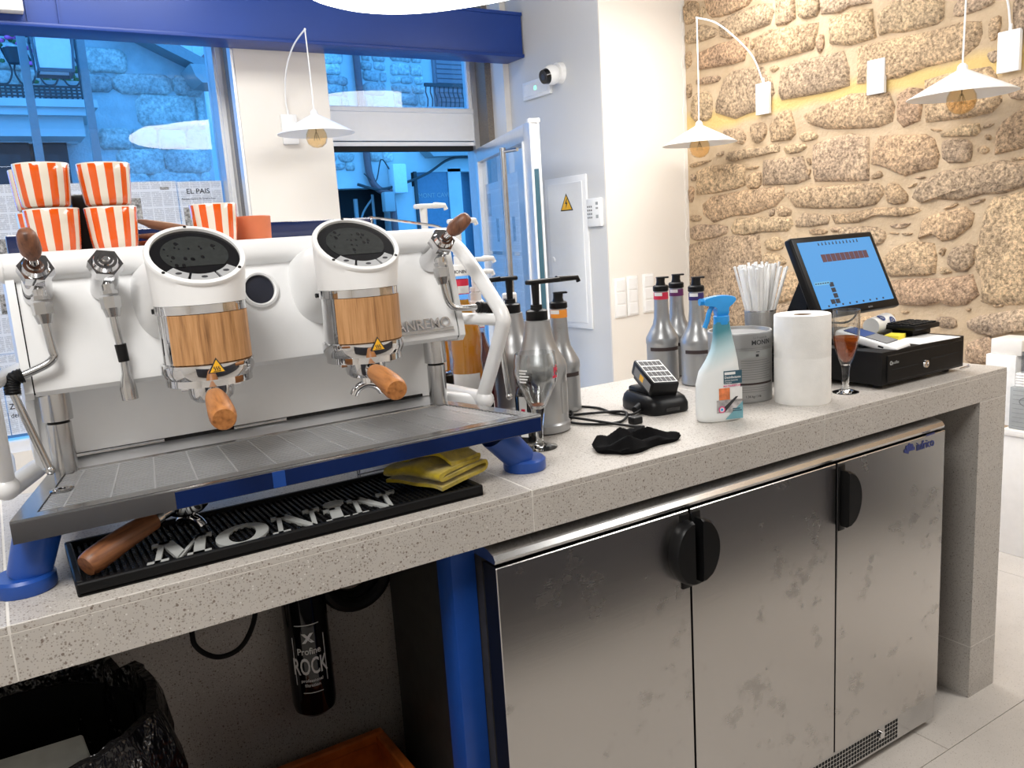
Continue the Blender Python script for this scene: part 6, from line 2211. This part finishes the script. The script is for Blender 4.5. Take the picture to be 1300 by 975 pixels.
ck = thing('paper_cup', 'white paper cup with round blue emblems lying behind the card reader', 'cup', (-0.225, 0.245, DT + 0.0305), (0, radians(90), radians(8)))
MB().lathe([(0, -0.045), (0.024, -0.045), (0.030, 0.045), (0.0285, 0.045), (0.023, -0.043), (0, -0.043)], 32).build('cup', 'white_plastic', ck)
em_ = MB()
for zc, ac in ((-0.012, radians(-150)), (0.026, radians(-110))):
    R = 0.0275
    n = 18
    P = [(0.013 * cos(2 * pi * k / n), 0.013 * sin(2 * pi * k / n)) for k in range(n)]
    Q = [(0.0085 * cos(2 * pi * k / n), 0.0085 * sin(2 * pi * k / n)) for k in range(n)]
    f3 = lambda p, d: ((R + d + zc * 0.066) * cos(ac + p[0] / R), (R + d + zc * 0.066) * sin(ac + p[0] / R), zc + p[1])
    for k in range(n):
        q = (k + 1) % n
        em_.loft([[f3(P[k], .0004), f3(P[q], .0004), f3(Q[q], .0004), f3(Q[k], .0004)], [f3(P[k], .0010), f3(P[q], .0010), f3(Q[q], .0010), f3(Q[k], .0010)]])
        if k % 3 == 0:
            em_.loft([[f3((0, 0), .0004), f3(Q[k], .0004), f3(Q[q], .0004)], [f3((0, 0), .001), f3(Q[k], .001), f3(Q[q], .001)]])
em_.build('emblem', 'logo_blue', ck)

kb = thing('black_keypad', 'black keypad with raised keys at the back corner of the cash drawer', 'keypad', (-0.155, 0.185, DT))
MB().rbox(-0.045, 0.040, -0.030, 0.035, 0.0, 0.020, 0.003).build('foot', 'black_plastic', kb)
MB().rbox(-0.075, 0.042, -0.055, 0.045, 0.020, 0.034, 0.003, 2).build('body', 'black_plastic', kb)
for i in range(7):
    for j in range(4):
        x, y = -0.070 + i * 0.0155, -0.048 + j * 0.022
        MB().rbox(x, x + 0.0125, y, y + 0.016, 0.034, 0.0375, 0.001, 1).build('key', 'black_matte', kb)
tag(MB().rbox(-0.03, 0.03, -0.02, 0.02, 0, 0.013, 0.001, 1).build('yellow_pad', 'yellow_note', loc=(-0.262, 0.170, DT), rot=(0, 0, radians(15))), 'yellow note pad beside the card reader on the cash drawer', 'note pad')
tag(MB().box(-0.085, 0.085, -0.045, 0.055, 0, 0.0015).build('white_receipt', 'paper_flat', loc=(-0.232, 0.100, DT), rot=(0, 0, radians(-4))), 'white sheet of paper lying on the front of the cash drawer', 'paper')
tag(MB().tube([(-0.02, 0, 0.002), (0.03, 0.004, 0.002)], 0.0018, 8).tube([(0.028, 0.001, 0.0022), (0.031, 0.007, 0.0022)], 0.003, 8).build('small_key', 'chrome', loc=(-0.080, 0.075, TOP + 0.001)), 'small metal key lying by the cash drawer corner', 'key')

# ------------------------------------------------------------------ wall lamps
def catenary_lamp(label, plate, plate_n, shade, apex, R, arm):
    """plate: centre on the wall, plate_n: unit normal into the room, shade: cone tip, apex: top of the bent rod"""
    P = Vector(plate)
    t = thing('wall_lamp', label, 'wall lamp', P, 0, 'white arc wall lamps')
    N = Vector(plate_n)
    F = frame((0, 0, 0), Vector((0, 0, 1)).cross(N), (0, 0, 1))
    MB().rbox(-0.043, 0.043, -0.078, 0.078, 0.0, 0.022, 0.003, 2, F).build('wall_plate', 'white_satin', t)
    r0 = Vector((0, 0, 0.078)) + N * 0.011
    A, S_ = Vector(apex) - P, Vector(shade) - P
    pts = [r0] + [Vector(a) - P for a in arm] + [A]
    rod = MB()
    rod.tube([r0, r0 + Vector((0, 0, 0.025))], 0.0065, 10)
    rod.tube(smooth_path(pts, 7), 0.0042, 10)
    rod.build('arc_rod', 'white_satin', t)
    MB().tube([A, A.lerp(S_, 0.5) + Vector((0.002, 0, 0)), S_ + Vector((0, 0, 0.012))], 0.0034, 10).sphere(A, 0.0062, 10, 6).build('drop_rod', 'white_satin', t)
    H = 0.54 * R
    sd = MB().lathe([(0, 0.014), (0.010, 0.012), (0.018, 0.002), (0.10 * R, -0.012), (R * 0.62, -H * 0.62), (R, -H), (R, -H - 0.002), (R * 0.60, -H * 0.62 - 0.004), (0.10 * R, -0.017), (0, -0.014)], 48, T(*S_))
    sd.build('shade', 'white_satin', t)
    zb = S_.z - 0.118
    MB().lathe([(0, 0.062), (0.014, 0.060), (0.016, 0.045), (0.030, 0.030), (0.0405, 0.008), (0.0425, -0.010), (0.036, -0.030), (0.020, -0.043), (0, -0.047), (0, -0.0455), (0.0195, -0.0415), (0.0345, -0.029), (0.041, -0.010), (0.039, 0.008), (0.0285, 0.029), (0.0145, 0.044), (0, 0.05)], 28, T(S_.x, S_.y, zb) @ Matrix.Scale(1.28, 4)).build('bulb', 'bulb_amber', t)
    MB().cyl((S_.x, S_.y, zb + 0.045), (S_.x, S_.y, zb + 0.092), 0.014, 0.014, 16).build('lamp_holder', 'bulb_cap', t)
    fi = MB()
    fi.cyl((S_.x, S_.y, zb + 0.045), (S_.x, S_.y, zb + 0.010), 0.003, 0.002, 8)
    for k in range(6):
        a = 2 * pi * k / 6
        fi.tube([(S_.x + 0.004 * cos(a), S_.y + 0.004 * sin(a), zb + 0.018), (S_.x + 0.017 * cos(a), S_.y + 0.017 * sin(a), zb - 0.022)], 0.0008, 5)
    fi.build('filament', 'bulb_cap', t)
    return t


D = 0.195
catenary_lamp('white cone wall lamp on the pillar beside the shop window', (-0.855, YW, 2.038), (0, -1, 0), (-0.826, 3.05, 2.080), (-0.830, 3.05, 2.48), D,
              [(-0.862, YW - 0.02, 2.22), (-0.865, YW - 0.10, 2.34), (-0.852, YW - 0.21, 2.43)])
catenary_lamp('white cone wall lamp next to the plaster corner on the stone wall', (XS - 0.012, 1.883, 2.010), (-1, 0, 0), (0.935, 2.105, 1.915), (0.935, 2.105, 2.44), D,
              [(XS - 0.055, 1.92, 2.22), (XS - 0.12, 1.985, 2.33), (XS - 0.19, 2.05, 2.41)])
catenary_lamp('white cone wall lamp on the stone wall nearest the till', (XS - 0.012, 0.648, 1.990), (-1, 0, 0), (0.93, 0.692, 1.930), (0.93, 0.685, 2.42), D,
              [(XS - 0.03, 0.660, 2.18), (XS - 0.09, 0.675, 2.30), (XS - 0.17, 0.68, 2.39)])
sc_ = thing('wall_sconce', 'plain white rectangular sconce plate between the two lamps on the stone wall', 'sconce', (XS - 0.012, 1.23, 2.0))
MB().rbox(-0.022, 0.0, -0.043, 0.043, -0.075, 0.075, 0.003).build('plate', 'white_satin', sc_)
MB().rbox(-0.006, 0.012, -0.030, 0.030, -0.055, 0.055, 0.002).build('back_box', 'white_matte', sc_)

# ------------------------------------------------------------------ big glowing pendants above the counter (edge in view, also mirrored in the window)
def pendant(label, pts, z0, z1, wires):
    P = [Vector((p[0], p[1], 0)) for p in pts]
    C = sum(P, Vector()) / len(P)
    t = thing('glowing_pendant', label, 'pendant lamp', (C.x, C.y, z0), 0, 'large white glowing pendants')
    Q = [p - C for p in smooth_path(P, 6, True)]
    h = z1 - z0
    MB().loft([[(p.x * q, p.y * q, z) for p in Q] for q, z in ((0.965, 0), (0.99, 0.006), (1.0, h / 2), (0.99, h - 0.006), (0.965, h))]).build('diffuser', 'lamp_glow', t)
    for (x, y) in wires:
        MB().tube([(x, y, h), (x, y, ZC - z0)], 0.002, 6).build('suspension_wire', 'steel', t)
    return t


def ellipse(cx, cy, rx_, ry_):
    return [(cx + rx_ * cos(2 * pi * k / 12), cy + ry_ * sin(2 * pi * k / 12)) for k in range(12)]


pendant('lowest large glowing pendant, its rounded edge showing over the blue beam',
        [(-1.25, 1.29), (-1.26, 1.6), (-1.22, 1.90), (-1.0, 2.03), (-.78, 2.0), (-.6, 1.85), (-.45, 1.62), (-.35, 1.3), (-.38, 1.0), (-.5, .80), (-.77, .78), (-1.05, .92)], 2.30, 2.345, [(-0.25, -0.3), (0.2, 0.3), (-0.3, 0.3)])
pendant('middle glowing pendant, seen as the upper white oval reflected in the shop window', ellipse(-.35, 1.1, .62, .48), 2.41, 2.455, [(-0.3, 0.2), (0.3, 0.2), (0, -0.3)])
pendant('highest glowing pendant, reflected along the bottom of the glass above the door', ellipse(.66, 1.72, .46, .34), 2.58, 2.625, [(-0.2, 0.15), (0.2, 0.15), (0, -0.2)])

# ------------------------------------------------------------------ fixtures on the side wall and the return wall
fbx = thing('fuse_box_door', 'white electric cabinet door with yellow warning triangle on the side wall', 'electric cabinet', (XG, 2.842, 0.825))
YA, YBx, HZ = -0.205, 0.205, 0.885     # along y around the middle
MB().rbox(-0.012, 0.0, YA, YBx, 0, HZ, 0.003).build('frame', 'white_satin', fbx)
MB().rbox(-0.016, -0.011, YA + 0.035, YBx - 0.035, 0.035, HZ - 0.035, 0.002, 1).build('door', 'white_satin', fbx)
MB().lathe([(0, 0.003), (0.014, 0.003), (0.017, 0.0), (0, 0)], 20, frame((-0.016, YBx - 0.06, HZ * 0.46), (0, -1, 0), (0, 0, 1))).build('latch', 'white_plastic', fbx)
wt = frame((-0.0165, -0.018, HZ - 0.195), (0, -1, 0), (0, 0, 1))
MB().prism([(-0.062, 0, 0), (0.062, 0, 0), (0, 0.100, 0)], (0, 0, 0.001), wt).build('triangle_edge', 'print_dark', fbx)
MB().prism([(-0.050, 0.0065, 0.001), (0.050, 0.0065, 0.001), (0, 0.087, 0.001)], (0, 0, 0.0006), wt).build('triangle_face', 'yellow_warn', fbx)
MB().prism([(0.004, 0.070, 0.0016), (-0.012, 0.040, 0.0016), (-0.001, 0.040, 0.0016), (-0.008, 0.012, 0.0016), (0.013, 0.047, 0.0016), (0.001, 0.047, 0.0016), (0.009, 0.070, 0.0016)], (0, 0, 0.0005), wt).build('lightning_bolt', 'print_dark', fbx)

kp = thing('alarm_keypad', 'white alarm keypad beside the electric cabinet at the wall corner', 'keypad', (XG, 2.562, 1.415))
MB().rbox(-0.024, 0.0, -0.062, 0.062, 0, 0.155, 0.005).build('case', 'white_plastic', kp)
for i in range(3):
    for j in range(4):
        MB().rbox(-0.0255, -0.0235, 0.012 + i * 0.016, 0.023 + i * 0.016, 0.045 + j * 0.020, 0.055 + j * 0.020, 0.001, 1).build('key', 'print_grey', kp)
for z, h in ((0.118, 0.016), (0.095, 0.010), (0.045, 0.018)):
    MB().rbox(-0.0255, -0.0235, -0.044, -0.022, z, z + h, 0.001, 1).build('icon_key', 'print_mid', kp)

el = thing('emergency_light', 'flat white emergency light with green glow on the side wall', 'emergency light', (XG, 3.07, 2.245))
MB().rbox(-0.022, 0.0, -0.145, 0.145, -0.052, 0.052, 0.006).build('case', 'white_plastic', el)
MB().rbox(-0.0245, -0.021, -0.125, 0.125, -0.036, 0.036, 0.002, 1).build('diffuser', 'white_matte', el)
MB().rbox(-0.0255, -0.0235, -0.012, 0.012, -0.008, 0.014, 0.002, 1).build('status_led', 'led_green', el)
sc2 = thing('security_camera', 'white round security camera with black lens beside the emergency light', 'security camera', (XG, 2.845, 2.29))
MB().cyl((0, 0, 0), (-0.03, 0, 0), 0.062, 0.055, 32).build('mount', 'white_plastic', sc2)
MB().sphere((-0.055, 0.01, -0.01), 0.056, 28, 16).build('ball', 'white_plastic', sc2)
ld = Vector((-0.80, -0.02, -0.20)).normalized()
lc = Vector((-0.055, 0.01, -0.01))
MB().cyl(lc + ld * 0.035, lc + ld * 0.060, 0.044, 0.038, 28).build('lens_ring', 'black_gloss', sc2)
MB().cyl(lc + ld * 0.058, lc + ld * 0.064, 0.018, 0.016, 20).build('lens', 'screen_dark', sc2)

for k, (x, dx, lab) in enumerate(((0.652, 0, 'triple white light switch nearest the plaster corner'), (0.742, 0, 'middle of the three tall white light switches'), (0.862, 0, 'triple white light switch nearest the stone wall'))):
    sw_ = thing('light_switch', lab, 'light switch', (x, YC, 0.895 + 0.004 * k), 0, 'white triple light switches')
    MB().rbox(-0.041, 0.041, -0.009, 0.0, 0.0, 0.224, 0.003).build('frame', 'white_plastic', sw_)
    for j in range(3):
        MB().rbox(-0.032, 0.032, -0.0125, -0.008, 0.008 + j * 0.071, 0.072 + j * 0.071, 0.002, 1).build('rocker', 'white_satin', sw_)

# ------------------------------------------------------------------ low white bench by the stone wall
bn = thing('white_bench', 'low white bench along the stone wall', 'bench', (1.08, -0.55, 0.0))
MB().rbox(-0.10, 0.09, -0.38, 1.055, 0.0, 0.495, 0.003).build('front', 'bench_white', bn)
MB().rbox(-0.108, 0.09, -0.38, 1.060, 0.495, 0.520, 0.003).build('seat', 'bench_white', bn)
gb = thing('printed_box', 'grey wood-grain printed box on the white bench', 'box', (1.075, 0.27, 0.5205))
MB().rbox(-0.085, 0.075, -0.20, 0.222, 0.0, 0.170, 0.003).build('box', 'print_mid', gb)
MB().tube([Vector((-0.0862, 0.11 + 0.075 * cos(2 * pi * k / 30), 0.115 + 0.026 * sin(2 * pi * k / 30))) for k in range(30)], 0.0015, 6, closed=True).build('oval_mark', 'print_grey', gb)
tx = MB()
tx.text('BRONCE', 0.026, frame((-0.0862, 0.163, 0.105), (0, -1, 0), (0, 0, 1)), 0.0004, 0.008, 0.95)
tx.build('lettering', 'print_grey', gb)
gl_ = MB()
for k in range(9):
    gl_.box(-0.0856, -0.085, -0.19, 0.21, 0.012 + k * 0.018, 0.0135 + k * 0.018)
gl_.build('grain_lines', 'print_grey', gb)
MB().rbox(-0.0866, -0.0852, 0.02, 0.07, 0.055, 0.075, 0.0004, 1).build('gold_mark', 'cardboard_core', gb)
nm = MB().rbox(-0.078, 0.070, -0.19, 0.208, 0, 0.0105, 0.003, 1).mesh('napkin_stack', 'napkin_white')
for k in range(5):
    o = bpy.data.objects.new('folded_napkins', nm)
    COL.objects.link(o)
    o.location = (1.075, 0.27, 0.6910 + k * 0.0109)
    tag(o, ('bottom', 'second', 'third', 'fourth', 'topmost')[k] + ' packet of folded white napkins on the grey printed box' if k in (0, 4) else ('second', 'third', 'fourth')[k - 1] + ' packet from below in the white napkin pile on the printed box', 'napkins', 'white napkin packets on the bench')
ab = thing('acrylic_box', 'clear acrylic box with black clip on top of the napkin pile', 'box', (1.060, 0.29, 0.7462))
for (a, b_, c_, d) in ((-0.06, 0.06, -0.10, -0.096), (-0.06, 0.06, 0.166, 0.17), (-0.06, -0.056, -0.096, 0.166), (0.056, 0.06, -0.096, 0.166)):
    MB().box(a, b_, c_, d, 0, 0.085).build('panel', 'clear_plastic', ab)
MB().box(-0.05, 0.05, -0.09, 0.16, 0.001, 0.06).build('contents', 'napkin_white', ab)
MB().tube(smooth_path([(-0.02, 0.13, 0.083), (-0.02, 0.10, 0.100), (-0.02, 0.03, 0.102), (-0.02, -0.04, 0.088)], 5), 0.008, 10).build('clip', 'black_plastic', ab)
tag(MB().rbox(-0.07, 0.075, -0.06, 0.058, 0, 0.285, 0.003).build('white_carton', 'napkin_white', loc=(1.10, 0.555, 0.5205)), 'tall white carton at the end of the bench below a smaller one', 'carton')
cw = MB().rbox(-0.06, 0.075, -0.075, 0.045, 0, 0.062, 0.003)
tag(cw.build('white_carton', 'bench_white', loc=(1.10, 0.555, 0.8060)), 'small cream carton on top of the tall white one beside the stone wall', 'carton')
